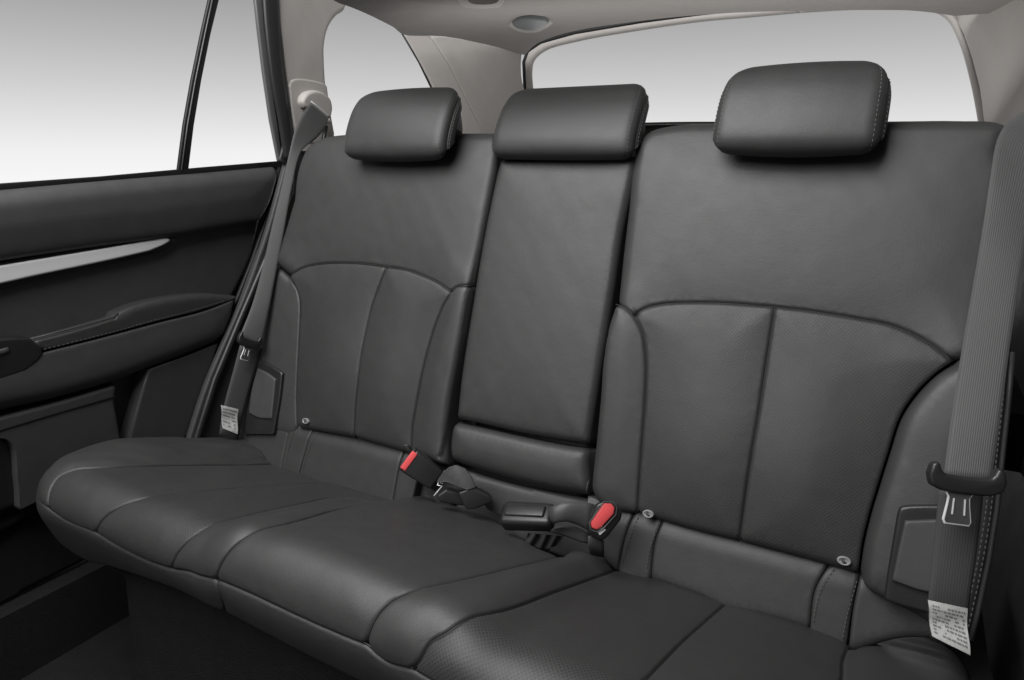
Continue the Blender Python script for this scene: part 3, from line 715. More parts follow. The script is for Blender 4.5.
# armrest body, bulging
panel('armrest_body', DOOR, [([(-115, 395.9), (0, 362), (35, 354), (80, 343), (115, 334), (160, 322), (200, 312), (234, 299)], (.004, .002)), ([(234, 299), (230, 318), (219, 343)], SOFT), ([(219, 343), (185, 357), (150, 370), (110, 385), (50, 402), (0, 413), (-115, 448.3)], (.03, .028)), ([(-115, 448.3), (-115, 395.9)], NONE)], DOORV, door, puff=(.006, .03), skirt=.05, off=.038, invoff=.032)
panel('armrest_top', DOOR, [([(117, 313), (130, 307), (150, 301), (175, 296.5), (205, 294), (236, 296)], (.014, .009)), ([(236, 296), (234, 299)], NONE), ([(234, 299), (200, 310), (160, 320), (115, 332), (80, 341), (41, 350)], (.004, .002)), ([(41, 350), (33, 341)], NONE), ([(33, 341), (60, 334), (90, 325.5), (114, 318)], (.004, .003)), ([(114, 318), (117, 313)], (.004, .004))], LEAD, door, skirt=.05, off=.038, invoff=.032)
# grab recess rim and switch bezel
tube('pull_cup_lip', [dpos_(x, y) for x, y in ((29, 339.5), (60, 331.5), (90, 323.5), (114, 316.5), (118, 313))], .0016, DOORV, door)
sw = panel('switch_bezel', DOOR, [([(-115, 366.5), (0, 339), (29, 338)], (.004, .003)), ([(29, 338), (42, 349)], (.004, .003)), ([(42, 349), (38, 358), (24, 370)], (.004, .003)), ([(24, 370), (0, 378), (-115, 409.0)], (.004, .003)), ([(-115, 409.0), (-115, 366.5)], NONE)], PLA, door, skirt=.04, off=.042, noise=0, invoff=.036)
panel('window_switch', DOOR, [([(-10, 352), (8, 347)], TIGHT), ([(8, 347), (10, 352)], TIGHT), ([(10, 352), (-8, 358)], TIGHT), ([(-8, 358), (-10, 352)], TIGHT)], PLG, sw, skirt=.01, off=.045, noise=0, invoff=.042)
dpos = lambda x, y, h: DOOR.pos(*[np.array(q) for q in DOOR.inv(x, y, h)], np.array(h))
for dy in (-1.6, 3.2):
    stitches('stitching', [dpos(x, y+dy, .0440 if dy < 0 else .0440) for x, y in ((44, 351), (80, 342), (115, 333), (150, 323), (185, 314), (226, 302))], door, L=.0045, gap=.003, r=.0007)
# lower trim: map pocket and dark field
panel('lower_field', DOOR, [([(-115, 421.0), (50, 385), (120, 360), (230, 330)], NONE), ([(230, 330), (180, 445), (165, 470)], NONE), ([(165, 470), (100, 480), (-115, 601.1)], NONE), ([(-115, 601.1), (-115, 421.0)], NONE)], PLA, door, skirt=.02, off=-.006, noise=0)
pk = panel('map_pocket', DOOR, [([(-115, 450.5), (0, 418), (60, 402), (118, 385)], (.006, .008)), ([(118, 385), (116, 400), (119, 420), (123, 445)], (.008, .010)), ([(123, 445), (90, 475), (40, 500), (20, 510)], NONE), ([(20, 510), (18, 480), (8, 440), (-115, 465.8)], NONE)], PLG, door, skirt=.03, off=.030, invoff=.03)
tube('pocket_lip', [dpos(x, y, .0315) for x, y in ((-115, 465.8), (0, 430), (60, 412), (116, 396.5))], .0012, PLA, pk)
tri = panel('corner_panel', DOOR, [([(149, 370), (185, 357), (219, 343)], TIGHT), ([(219, 343), (205, 385), (188, 436)], TIGHT), ([(188, 436), (160, 443), (128, 445)], NONE), ([(128, 445), (138, 408), (149, 370)], TIGHT)], PLG, door, skirt=.03, off=.028, invoff=.028, noise=0)
EDG = mat('edge_highlight_and_rim_plastic', (.075, .075, .075), .4)  # lighter grey paints a bevel highlight on panel edges; also the pale button rim
for q in (((149, 370), (143, 388), (137, 410), (129, 441)), ((149, 370), (185, 357), (217, 344))): tube('panel_edge_highlight', [dpos(x, y, .0255) for x, y in q], .0016, EDG, tri)
panel('kick_panel', DOOR, [([(-115, 459.2), (8, 436), (20, 470), (24, 505)], SOFT), ([(24, 505), (0, 515), (-115, 562.9)], SOFT), ([(-115, 562.9), (-115, 459.2)], NONE)], PLA, door, skirt=.03, off=.012)
tube('trailing_edge_seal', [dpos(x, y, .012) for x, y in ((280, 168), (268, 215), (252, 262), (225, 330), (205, 385), (186, 440))], .006, RUB, door)
tube('edge_highlight_rib', [dpos(x, y, .022) for x, y in ((258, 250), (240, 300), (220, 350), (203, 395), (187, 438))], .0022, PLG, door)
# window frame
XF = XD+.01
FR = Plane((XF, 0, 0), (0, 1, 0), (0, 0, 1), (1, 0, 0))
fr = lambda x, y, h=0: FR.pos(*[np.array(q) for q in FR.inv(x, y, h)], np.array(h))
wf = prism('window_frame', [fr(*p) for p in ((-115, 191.5), (-115, 201.8), (100, 183), (200, 175), (292, 168), (292, 160), (200, 167.5), (100, 176.5))][::1], (1, 0, 0), .008, .002, RUB, door)
def bar(name, pa, pb, w_px0, w_px1, th, h, material, par, nseg=6, bend=0):
    a = [fr(*p, h) for p in pa]; return None
prism('window_divider', [fr(*p) for p in ((210.5, -6), (202, 32), (192, 80), (184, 125), (178, 171), (189, 170), (194.5, 125), (202, 80), (211, 35), (221, -6))], (1, 0, 0), .008, .003, RUB, door)
tube('divider_bead', [fr(*p, .001) for p in ((213.5, -6), (205, 34), (195.5, 80), (187.5, 125), (181.5, 170))], .0014, FRG, door)
prism('window_frame_rear', [fr(*p, .004) for p in ((255, -6), (259, 30), (264, 72), (271, 120), (279, 161), (283, 163), (277, 120), (270, 72), (265, 30), (262, -6))], (1, 0, 0), .01, .003, FRG, door)
prism('window_frame_rear', [fr(*p, .002) for p in ((262, -6), (265, 30), (270, 72), (277, 120), (283, 163), (287, 150), (279, 110), (272, 60), (268, 0), (267, -6))], (1, 0, 0), .01, .001, RUB, door)
g1 = mesh_obj('window_glass', [(XF-.015, -.6, .80), (XF-.015, .31, .80), (XF-.015, .31, 1.45), (XF-.015, -.6, 1.45)], [[0, 1, 2, 3]], GLS, door, smooth=False)

# body opening, sill
sill = mesh_obj('sill', [(-.80, -1.2, .0), (-.745, -1.2, .0), (-.745, .25, .0), (-.80, .25, .0), (-.80, -1.2, .13), (-.75, -1.2, .13), (-.75, .25, .13), (-.80, .25, .13)], [[0, 4, 5, 1], [4, 7, 6, 5], [1, 5, 6, 2], [2, 6, 7, 3], [0, 3, 7, 4], [0, 1, 2, 3]], CAR, smooth=False)
tag(sill, 'dark carpeted door sill along the floor at the left', 'door sill')
tag(panel('door_lower_shell', Plane((XD-.02, 0, 0), (0, 1, 0), (0, 0, 1), (1, 0, 0)), [([uvp(-1.0, .82), uvp(.12, .845), uvp(.34, .885)], NONE), ([uvp(.34, .885), uvp(.22, .5), uvp(.05, .15)], NONE), ([uvp(.05, .15), uvp(-1.0, .12)], NONE), ([uvp(-1.0, .12), uvp(-1.0, .82)], NONE)], PLA, skirt=.02, noise=0), 'plain black inner skin of the left door, seen around its map pocket', 'door skin')

# ================================================================== PILLARS, HEADLINER, TAILGATE
XP = -.715
CP = Plane((XP, 0, 0), (0, 1, 0), (0, 0, 1), (1, 0, 0))
cpp = lambda x, y, h=0: CP.pos(*[np.array(q) for q in CP.inv(x, y, h)], np.array(h))
# dark rubber door seal round the opening
seal = tube('door_seal', [cpp(x, y, .004) for x, y in ((274, -10), (276, 20), (281, 65), (286.5, 105), (292, 150), (290, 190), (270, 250), (240, 320), (215, 380), (196, 440), (180, 500))], .0085, PLA)
seal_b = ribbon('seal_flange', [cpp(x, y, .0) for x, y in ((262, -10), (265, 30), (271, 80), (279, 125), (284, 160))], [cpp(x, y, .012) for x, y in ((278.5, -10), (281, 45), (287, 95), (293, 137), (294, 160))], .004, PLA, seal, crown=.002)
tag(seal, 'black rubber weather seal running up between rear door window and pale pillar', 'door seal')
pil = thing('side_pillar', 'pale warm grey pillar trim carrying the far belt guide, behind the door window', 'pillar', (XP, .35, .5))
panel('pillar_trim', CP, [([(277, -12), (300, -12), (335, -12), (349, -2)], NONE), ([(349, -2), (346, 10), (338, 16), (330, 28), (326, 45), (326, 62), (328, 90), (332, 110), (336, 140)], (.012, .012)), ([(336, 140), (300, 150), (292, 133)], NONE), ([(292, 133), (287, 95), (281, 50), (278, 10), (277, -12)], (.010, .010))], TRM, pil, skirt=.010, off=.008, noise=.0003, invoff=.008)
panel('guide_housing', CP, [([(289, 81), (296, 78), (315, 80), (328, 84)], (.006, .008)), ([(328, 84), (331, 108), (336, 136)], (.008, .008)), ([(336, 136), (310, 142), (295, 130)], NONE), ([(295, 130), (291, 105), (289, 81)], (.006, .006))], TRM, pil, skirt=.010, off=.011, noise=0, invoff=.011)
low_t = panel('lower_trim', CP, [([(280, 160), (292, 130), (345, 150)], NONE), ([(345, 150), (320, 300), (300, 470)], NONE), ([(300, 470), (230, 470), (175, 470)], NONE), ([(180, 470), (207, 385), (243, 300), (268, 230), (286, 165)], (.006, .006)), ([(286, 165), (280, 160)], NONE)], PLG, pil, skirt=.006, off=-.004, noise=.0005)
# belt guide on the pillar
guide = thing('belt_guide', 'pale oval plastic belt guide on the pillar above the left backrest', 'belt guide', tuple(cpp(318, 100, .03)))
panel('guide_cover', CP, [([(304, 96), (308, 92), (316, 90), (325, 93), (331, 99), (333, 108), (332, 116)], (.008, .010)), ([(332, 116), (328, 117), (320, 110), (312, 103)], (.003, .003)), ([(312, 103), (309, 106), (306, 108)], (.003, .003)), ([(306, 108), (303, 102), (304, 96)], (.006, .006))], TRM, guide, skirt=.02, off=.030, invoff=.028, noise=0, grid=.004, step=.003)
tube('slot_edge', [cpp(x, y, .030) for x, y in ((311, 101.5), (318, 107), (324, 112), (329.5, 116.5))], .0016, MET, guide)
block('guide_anchor', cpp(325, 121, .03), (0, 1, 0), (1, 0, 0), (0, 0, 1), (.022, .02, .012), .004, TRM, guide)
# quarter glass
qg_ = mesh_obj('quarter_window', [(-.74, .28, .85), (-.74, 1.05, .85), (-.74, 1.05, 1.30), (-.74, .28, 1.30)], [[0, 1, 2, 3]], GLS, smooth=False)
tag(qg_, 'clear fixed side glass between the two pale pillars at the upper left', 'window')

# headliner
ZH = 1.21
HL = Plane((0, 0, ZH), (1, 0, 0), (0, 1, 0), (0, 0, -1), lambda u, v: .02*smooth(.75, 1.1, v)+.03*smooth(.45, .72, np.abs(u)))
hd = thing('headliner', 'warm grey cloth roof lining above the rear window', 'roof lining', (0, .7, 1.22))
R_edge = [(512, 54), (530, 40), (545, 34), (570, 27), (620, 18), (680, 11), (740, 6), (800, 3), (860, 3), (920, 7), (947, 12)]
panel('cloth_lining', HL, [([(322, -6), (335, 3), (350, 8.5), (372, 18), (392, 28), (405, 36), (440, 37), (470, 42), (500, 49), (524, 56)], (.010, .006)), ([(524, 56), (540, 42), (575, 31), (640, 21), (700, 15), (750, 12), (800, 11), (870, 10), (955, 16)], NONE), ([(955, 16), (1010, 10), (1030, -6)], NONE), ([(1030, -6), uvp(.60, .30), (300, -40), (322, -6)], NONE)], HDL, hd, skirt=.02, noise=.001, grid=.015)
hlp = lambda x, y, h=0: HL.pos(*[np.array(q) for q in HL.inv(x, y, h)], np.array(h))
lamp = thing('dome_lamp', 'dark rectangular roof lamp recess in a pale rim at the top edge', 'roof lamp', tuple(hlp(482, 0, .01)))
panel('lamp_rim', HL, [([(458, -14), (459, 4), (464, 8)], (.004, .004)), ([(464, 8), (482, 9), (500, 8)], (.004, .004)), ([(500, 8), (504, 3), (502, -14)], (.004, .004)), ([(502, -14), (458, -14)], NONE)], TRM, lamp, skirt=.01, off=.006, noise=0, grid=.01)
panel('lamp_lens', HL, [([(467, -14), (468, 2), (472, 4.5)], (.003, .002)), ([(472, 4.5), (484, 5), (496, 4)], (.003, .002)), ([(496, 4), (499, 1), (498, -14)], (.003, .002)), ([(498, -14), (467, -14)], NONE)], mat('smoked_lamp_lens', (.012, .006, .005), .15), lamp, skirt=.01, off=.013, noise=0, grid=.01)
vent = thing('roof_vent', 'small grey oval cover in the roof lining near the rear window corner', 'roof vent', tuple(hlp(531, 26, .01)))
VO = [(510, 26), (517, 22), (528, 20), (540, 20), (551, 25), (546, 29), (535, 32), (524, 32), (515, 29), (510, 26)]
panel('vent_rim', HL, [([(508, 26), (515, 22), (528, 19), (543, 19.5), (553, 24)], (.004, .004)), ([(553, 24), (546, 29), (535, 33), (521, 32.5), (513, 29.5), (508, 26)], (.004, .004))], TRM, vent, skirt=.006, off=.004, noise=0, grid=.006, step=.004)
panel('vent_cover', HL, [([(512, 25.5), (518, 22), (528, 20), (541, 20.3), (549, 24)], (.004, .003)), ([(549, 24), (543, 28), (534, 31), (524, 30.5), (516, 28.5), (512, 25.5)], (.006, .005))], mat('mid_grey_plastic', (.13, .135, .14), .4), vent, skirt=.006, off=.010, noise=0, grid=.006, step=.004)

# D pillars: a vertical sheet turning from the side wall to the tailgate
def vplane(A, B):
    A, B = np.array(A, float), np.array(B, float); e1 = B-A; L = np.linalg.norm(e1); e1 = np.array([e1[0]/L, e1[1]/L, 0]); n = np.cross(e1, [0, 0, 1.])
    if n @ (CC-np.array([A[0], A[1], 0])) < 0: n = -n
    return Plane((A[0], A[1], 0), e1, (0, 0, 1), n)
DP = vplane((-.70, .66), (-.52, 1.06))
dpil = thing('rear_pillar', 'broad warm grey rear pillar trim between the side glass and the tailgate window', 'pillar', (-.62, .85, .6), 'rear corner pillars')
panel('outer_strip', DP, [([(404, 34), (420, 35), (431, 36.5)], NONE), ([(431, 36.5), (450, 66), (463, 92), (480, 125)], (.006, .003)), ([(480, 125), (482, 160), (450, 160)], NONE), ([(450, 160), (444, 118), (434, 90), (420, 62), (404, 34)], (.005, .005))], TRM, dpil, skirt=.004, noise=0)
panel('inner_face', DP, [([(431, 36.5), (450, 37), (475, 41), (500, 46), (523, 51)], (.005, .003)), ([(523, 51), (522, 66), (523, 80), (526, 92), (530, 110), (535, 160)], (.006, .010)), ([(535, 160), (490, 160), (480, 125)], NONE), ([(480, 125), (463, 92), (450, 66), (431, 36.5)], (.006, .003))], TRM, dpil, skirt=.03, noise=.0005, puff=(-.006, .05))
tube('glass_edge_seal', [DP.pos(*[np.array(q) for q in DP.inv(x, y, -.006)], np.array(-.006)) for x, y in ((402, 33), (419, 62), (431, 87), (442, 118))], .003, RUB, dpil)
# tailgate
TG = Plane((0, 1.12, 0), (1, 0, 0), (0, 0, 1), (0, -1, 0))
tgp = lambda x, y, h=0: TG.pos(*[np.array(q) for q in TG.inv(x, y, h)], np.array(h))
tg = thing('tailgate', 'tailgate with pale inner trim round a wide rear window', 'tailgate', (0, 1.12, .6))
outer = [(529, 175), (526, 110), (523, 80), (522, 60), (526, 50), (540, 42), (575, 31), (640, 20), (700, 13), (750, 9), (800, 6), (870, 5), (930, 8), (950, 12), (962, 24), (972, 50), (982, 85), (990, 140)]
inner = [(540, 175), (535, 110), (532, 88), (530, 70), (533, 60), (543, 52), (570, 42), (640, 30), (700, 22), (750, 17), (800, 13), (850, 10), (900, 8.5), (925, 10), (940, 14), (950, 22), (962, 50), (971, 85), (981, 140)]
def band(name, a, b, plane, h, th, material, par):
    A = np.array(catmull([plane.pos(*[np.array(q) for q in plane.inv(x, y, h)], np.array(h)) for x, y in a], .01)); B = np.array(catmull([plane.pos(*[np.array(q) for q in plane.inv(x, y, h)], np.array(h)) for x, y in b], .01))
    return ribbon(name, A, B, th, material, par, n=5, crown=.004)
band('window_surround', [(529, 175), (526, 110), (524, 88), (523.5, 60), (528, 50), (541, 42), (575, 31), (640, 20), (700, 13), (750, 8), (800, 4)], [(541, 175), (536, 110), (533, 88), (532, 72), (534, 61), (545, 51), (580, 41), (640, 30.5), (700, 22), (750, 17.5), (800, 13)], TG, 0.0, .02, TRM, tg)
band('window_surround', [(800, 4), (850, 2), (900, 2), (935, 6), (955, 16), (966, 40), (980, 85), (992, 140)], [(800, 13), (850, 10), (900, 8.5), (925, 10), (945, 18), (958, 40), (971, 85), (981, 140)], TG, 0.0, .02, TRM, tg)
tube('weather_seal', [tgp(x, y, .012) for x, y in ((530, 150), (527.5, 110), (525, 88), (524, 62), (528, 51), (541, 42), (575, 32.5), (640, 21.5), (700, 13.5), (750, 8), (800, 3.5), (860, 0))], .006, RUB, tg, 10)
gl = mesh_obj('window_glass', [(-.80, 1.15, .80), (.75, 1.15, .80), (.75, 1.15, 1.32), (-.80, 1.15, 1.32)], [[0, 1, 2, 3]], GLS, tg, smooth=False)
block('lower_trim', (0, 1.14, .72), (1, 0, 0), (0, 1, 0), (0, 0, 1), (1.3, .06, .44), .02, TRM, tg)
# right rear pillar
EP = vplane((.72, .55), (.575, 1.08))
epil = thing('rear_pillar', 'pale warm grey rear pillar trim at the upper right, beside the near belt', 'pillar', (.65, .8, .6), 'rear corner pillars')
panel('pillar_face', EP, [([(951, -14), (1000, -14), (1080, -14)], NONE), ([(1080, -14), (1080, 180)], NONE), ([(1080, 180), (1010, 180), (988, 180)], NONE), ([(988, 180), (984, 135), (979, 95), (972, 65), (963, 38), (954, 22), (947, 13), (951, -14)], (.012, .014))], TRM, epil, skirt=.03, noise=.0006, puff=(.012, .08))
ep = lambda x, y, h: EP.pos(*[np.array(q) for q in EP.inv(x, y, h)], np.array(h))
tube('trim_edge', [ep(x, y, .004) for x, y in ((951.5, -8), (950, 2), (948.5, 10), (947.5, 14))], .0016, MET, epil)
# cargo cover roll behind the seats
cc = thing('cargo_cover', 'thin dark cargo cover edge showing behind the right backrest, below the rear window', 'cargo cover', (.1, .5, .9))
a1, a2 = onY(600, 127, .55), onY(730, 124.6, .55)
dd = (a2-a1)
tube('cover_edge', [a1+dd*k/20*1.0+np.array([0, 0, .002*math.sin(k/20*math.pi)]) for k in range(-10, 30)], .0055, PLA, cc, 12)
mesh_obj('cover_cloth', [a1+dd*-.5, a1+dd*1.5, a1+dd*1.5+np.array([0, .5, -.12]), a1+dd*-.5+np.array([0, .5, -.12])], [[0, 1, 2, 3]], PLG, cc, smooth=False)

# ================================================================== SIDE BOLSTER MODULES
BOL = Plane(BO, (1, 0, 0), BE2, BN, lambda u, v: -.004+0*u)
lb = thing('side_bolster', 'narrow black leather side bolster with a small covered pocket, beside the left backrest', 'side bolster', (-.62, 0, .36), 'side bolsters')
panel('bolster_cover', BOL, [([(272, 262), (279, 268), (289, 278)], SOFT), ([(289, 278), (297, 290), (299.5, 304), (299, 330), (297, 370), (296, 400), (297, 431)], (.004, .004)), ([(297, 431), (290, 436), (279, 434), (230, 434)], SOFT), ([(230, 434), (238, 390), (247, 350), (262, 300), (272, 262)], (.03, .03))], LEA, lb, skirt=.08, puff=(.004, .03))
pf = panel('pocket_frame', BOL, [([(255, 360), (262, 361), (275, 368), (282, 373)], TIGHT), ([(282, 373), (279, 400), (273, 434)], TIGHT), ([(273, 434), (244, 434)], NONE), ([(244, 434), (245, 412), (249, 390), (255, 360)], TIGHT)], PLA, lb, skirt=.01, off=.010, noise=0, grid=.005, step=.003)
panel('pocket_cover', BOL, [([(257, 368), (267, 373), (275, 379)], TIGHT), ([(275, 379), (273, 400), (271, 419)], TIGHT), ([(271, 419), (258, 418), (248, 413)], TIGHT), ([(248, 413), (251, 390), (257, 368)], TIGHT)], PLG, pf, skirt=.01, off=.014, noise=0, grid=.005, step=.003)
RBOL = Plane(BO, (1, 0, 0), BE2, BN, lambda u, v: .016+0*u)
rb = thing('side_bolster', 'black leather side bolster with stitched edge and plastic pocket, behind the near belt', 'side bolster', (.64, 0, .36), 'side bolsters')
RBL = [(1004, 330), (975, 352), (955, 363), (936, 376), (917, 396), (902, 419), (891, 452), (881, 484), (871, 517), (864, 547), (860, 572), (866, 590), (884, 600)]
panel('bolster_cover', RBOL, [([(1014, 345), (1006, 332), (985, 344), (955, 363)], SOFT), ([(955, 363), (936, 376), (917, 396), (902, 419), (891, 452), (881, 484), (871, 517), (864, 547), (860, 574)], (.018, .018)), ([(860, 574), (866, 588), (884, 600), (910, 612), (940, 630), (968, 645)], (.012, .01)),
      ([(968, 645), (978, 615), (990, 560), (998, 510), (1004, 454), (1009, 400), (1014, 345)], (.012, .012))], LEA, rb, skirt=.08, puff=(.012, .05))
rf = panel('pocket_frame', RBOL, [([(897, 516), (900, 508), (906, 506), (960, 505)], (.004, .004)), ([(960, 505), (958, 625)], NONE), ([(958, 625), (930, 614), (905, 607), (884, 600)], TIGHT), ([(884, 600), (888, 570), (893, 540), (897, 516)], (.004, .004))], PLA, rb, skirt=.01, off=.018, noise=0, grid=.006, step=.003)
panel('pocket_cover', RBOL, [([(905, 521), (930, 520), (957, 519)], (.003, .003)), ([(957, 519), (955, 594)], NONE), ([(955, 594), (925, 592), (892, 581)], (.003, .003)), ([(892, 581), (898, 552), (905, 521)], (.003, .003))], PLG, rf, skirt=.01, off=.024, noise=0, grid=.006, step=.003)
rbp = lambda x, y, h: RBOL.pos(*[np.array(q) for q in RBOL.inv(x, y, h)], np.array(h))
edgeR = [(1013, 352), (1009, 400), (1003, 454), (997, 510), (989, 560), (978, 612), (971, 640)]
tube('welt', [rbp(x, y, .012) for x, y in edgeR], .0028, LEA, rb)
for dx in (-6, -11): stitches('stitching', [rbp(x+dx, y, .022) for x, y in edgeR], rb, L=.0045, gap=.0022, r=.0008)
# side wall at the right
RW = Plane((.74, 0, 0), (0, 1, 0), (0, 0, 1), (-1, 0, 0))
rw = panel('side_wall_trim', RW, [([uvp(-.9, 1.0), uvp(1.2, 1.0)], (.02, .02)), ([uvp(1.2, 1.0), uvp(1.2, .02)], NONE), ([uvp(1.2, .02), uvp(-.9, .02)], NONE), ([uvp(-.9, .02), uvp(-.9, 1.0)], NONE)], mat('side_wall_vinyl', (.055, .055, .055), .55, .4, bump=[('voronoi', 700, .4, .0006)], var=.1), skirt=.03, grid=.03, noise=.001)
tag(rw, 'dark grey vinyl side panel at the right edge, behind the near belt', 'side trim')

# ================================================================== SEAT BELTS
def tongue(par, c, ax, ay, az, w, L, sc=1.0, bx=0.0):
    """belt tongue: plastic bar across the webbing (ax), metal blade along -ay"""
    c, ax, ay, az = map(np.array, (c, ax, ay, az))
    P = lambda x, y, z: c+ax*x+ay*y+az*z
    # curved plastic body
    out = []
    top = [(-w*.52, .013), (-w*.42, .015), (-w*.38, .008), (-w*.33, .004), (0, .003), (w*.33, .004), (w*.38, .008), (w*.42, .015), (w*.52, .013)]
    bot = [(w*.56, .002), (w*.52, -.008), (w*.36, -.012), (w*.2, -.013), (0, -.013), (-w*.2, -.013), (-w*.36, -.012), (-w*.52, -.008), (-w*.56, .002)]
    out = [P(x*1.0, y*sc, .007) for x, y in top+bot]
    t_ = prism('tongue_body', out, az, .012, .003, PLA, par)
    bw = w*.19
    blade = [(-bw*1.25, -.010), (-bw*.85, -.017), (-bw*.9, -.024), (-bw*1.1, -L+.004), (-bw*.95, -L), (bw*.95, -L), (bw*1.1, -L+.004), (bw*.9, -.024), (bw*.85, -.017), (bw*1.25, -.010)]
    pts = [P(x+bx, y*sc, .003) for x, y in blade]
    b_ = prism('blade', pts, az, .0024, .0006, MET, t_)
    slot = [(-bw*.42, -.018), (-bw*.5, -L+.009), (bw*.5, -L+.009), (bw*.42, -.018)]
    prism('slot', [P(x+bx, y*sc, .0036) for x, y in [(-bw*1.1, -.0095), (-bw*.72, -.017), (-bw*.78, -.024), (-bw*.96, -L+.004), (-bw*.86, -L+.0018), (bw*.86, -L+.0018), (bw*.96, -L+.004), (bw*.78, -.024), (bw*.72, -.017), (bw*1.1, -.0095)]], az, .0006, 0, PLG, b_)
    for k in (-1, 1): prism('slot_rim', [P(x+bx, y*sc, .0044) for x, y in [(k*bw*.42-.0006, -.018), (k*bw*.46-.0006, -L+.010), (k*bw*.46+.0006, -L+.010), (k*bw*.42+.0006, -.018)]], az, .0008, 0, MET, b_)
    return t_
def label(par, q, nrm, rows=8, seed=1):
    """cloth label from four corners (tl, tr, br, bl), covered in rows of tiny print"""
    tl, tr, br, bl = map(np.array, q); nrm = np.array(nrm)
    n, m_ = 10, 12; V = []; F = []
    f = lambda s, t: (tl*(1-s)+tr*s)*(1-t)+(bl*(1-s)+br*s)*t+nrm*(.0015*math.sin(t*7+s*2)+.002*t*t)
    for j in range(m_+1):
        for i in range(n+1): V.append(f(i/n, j/m_))
    for j in range(m_):
        for i in range(n): F.append([j*(n+1)+i, j*(n+1)+i+1, (j+1)*(n+1)+i+1, (j+1)*(n+1)+i])
    V2 = [np.array(v)-nrm*.0006 for v in V]; k = len(V); F2 = [[a+k for a in f_[::-1]] for f_ in F]
    lb_ = mesh_obj('care_label', V+V2, F+F2, LBL, par)
    rs = random.Random(seed); bm = bmesh.new()
    for r in range(rows):
        t = .10+.82*r/rows; x = .08
        while x < .90:
            w = rs.uniform(.03, .11); 
            if rs.random() < .86:
                a, b, c_, d = (f(x, t), f(min(x+w, .93), t), f(min(x+w, .93), t+.38/rows), f(x, t+.38/rows))
                bm.faces.new([bm.verts.new(p+nrm*.0005) for p in (a, b, c_, d)])
            x += w+.025
            if rs.random() < .06: x += .2
    bm_obj('print', bm, INKG, lb_, smooth=False)
    return lb_
# far belt (left)
lbelt = thing('seat_belt', 'far grey seat belt hanging from the pillar guide beside the door', 'seat belt', (-.66, .1, .5), 'shoulder belts')
Lx = lambda L: [onX(x, y, X) for x, y, X in L]
ribbon('webbing', Lx([(311, 102, -.655), (303, 113, -.65), (295, 130, -.643), (290, 150, -.638), (282, 185, -.632), (272, 226, -.628), (263, 265, -.624), (252, 305, -.62), (238, 340, -.618)]),
       Lx([(329, 116, -.66), (326, 126, -.65), (317, 138, -.638), (301, 152, -.628), (292, 187, -.616), (285, 226, -.61), (279, 258, -.606), (270, 305, -.60), (262, 346, -.598)]), .0016, WEB, lbelt, n=8, crown=.001)
ribbon('lower_webbing', Lx([(240, 345, -.628), (232, 375, -.632), (224, 405, -.636), (219, 434, -.638)]), Lx([(263, 348, -.608), (256, 370, -.612), (246, 405, -.618), (238, 440, -.62)]), .0016, WEBD, lbelt, n=6, crown=.001)
c = onX(248, 341, -.606); a1 = onX(262, 345, -.60); a0 = onX(234, 337, -.612); dn = onX(239, 362, -.606)
ax = (a1-a0)/np.linalg.norm(a1-a0); ay = c-dn; ay = ay-ax*(ay@ax); ay /= np.linalg.norm(ay); az = np.cross(ax, ay); az = az if az@(CC-c) > 0 else -az
tongue(lbelt, c+az*.003, ax, ay, az, .046, .040)
label(lbelt, [onX(221, 405, -.626), onX(238, 409, -.612), onX(237, 434, -.612), onX(222, 428, -.626)], az, rows=6, seed=4)
tube('retractor_strap', [cpp(x, y, .02) for x, y in ((326, 126), (324, 140), (322, 160))], .006, PLA, lbelt)

# near belt (right)
rbelt = thing('seat_belt', 'near grey seat belt crossing the right edge, ending in a white printed label', 'seat belt', (.63, 0, .5), 'shoulder belts')
def rp(x, y, d):   # point at forward distance d
    r_ = ray(x, y); return CC+r_*d
# forward distances along the belt
ribbon('webbing', [rp(1046, 92, .86), rp(1022, 112, .84), rp(1005, 125, .82), rp(997, 140, .81), rp(991, 173, .79), rp(983, 226, .77), rp(972, 290, .745), rp(960, 360, .715), rp(950, 425, .69), rp(943, 480, .675)],
       [rp(1085, 110, .80), rp(1070, 125, .80), rp(1056, 145, .79), rp(1048, 165, .78), rp(1042, 190, .77), rp(1029, 230, .755), rp(1020, 280, .73), rp(1009, 352, .70), rp(1000, 420, .675), rp(991, 482, .66)], .0018, WEB, rbelt, n=10, crown=.0015)
ribbon('lower_webbing', [rp(939, 484, .692), rp(936, 520, .69), rp(932, 560, .69), rp(928, 605, .69), rp(930, 640, .70)], [rp(984, 488, .675), rp(981, 520, .675), rp(976, 560, .675), rp(969, 610, .68), rp(968, 650, .69)], .0018, WEBD, rbelt, n=8, crown=.001)
c = rp(963, 479, .655); a0 = rp(929, 476, .66); a1 = rp(997, 484, .65); dn = rp(955, 525, .655)
ax = (a1-a0)/np.linalg.norm(a1-a0); ay = c-dn; ay = ay-ax*(ay@ax); ay /= np.linalg.norm(ay); az = np.cross(ax, ay); az = az if az@(CC-c) > 0 else -az
tongue(rbelt, c+az*.004, ax, ay, az, .060, .043, 1.0, -.005)
label(rbelt, [rp(928, 600, .672), rp(967, 608, .662), rp(969, 654, .662), rp(931, 635, .672)], az, rows=9, seed=7)

WEBS = mat('smooth_webbing', (.055, .055, .055), .45, .45, bump=[('ribs', 2300, .15, .0002), ('noise', 120, .2, .002)], var=.1)
# ================================================================== BUCKLES
def q3(x, y, d): return CC+ray(x, y)*d
UPV = np.array([0, -.3, .95])
# forward distances near the bite line: take them from the cushion sheet
def dz(x, y, h=0): p = cp(x, y, h)-CC; return float(p@CF)
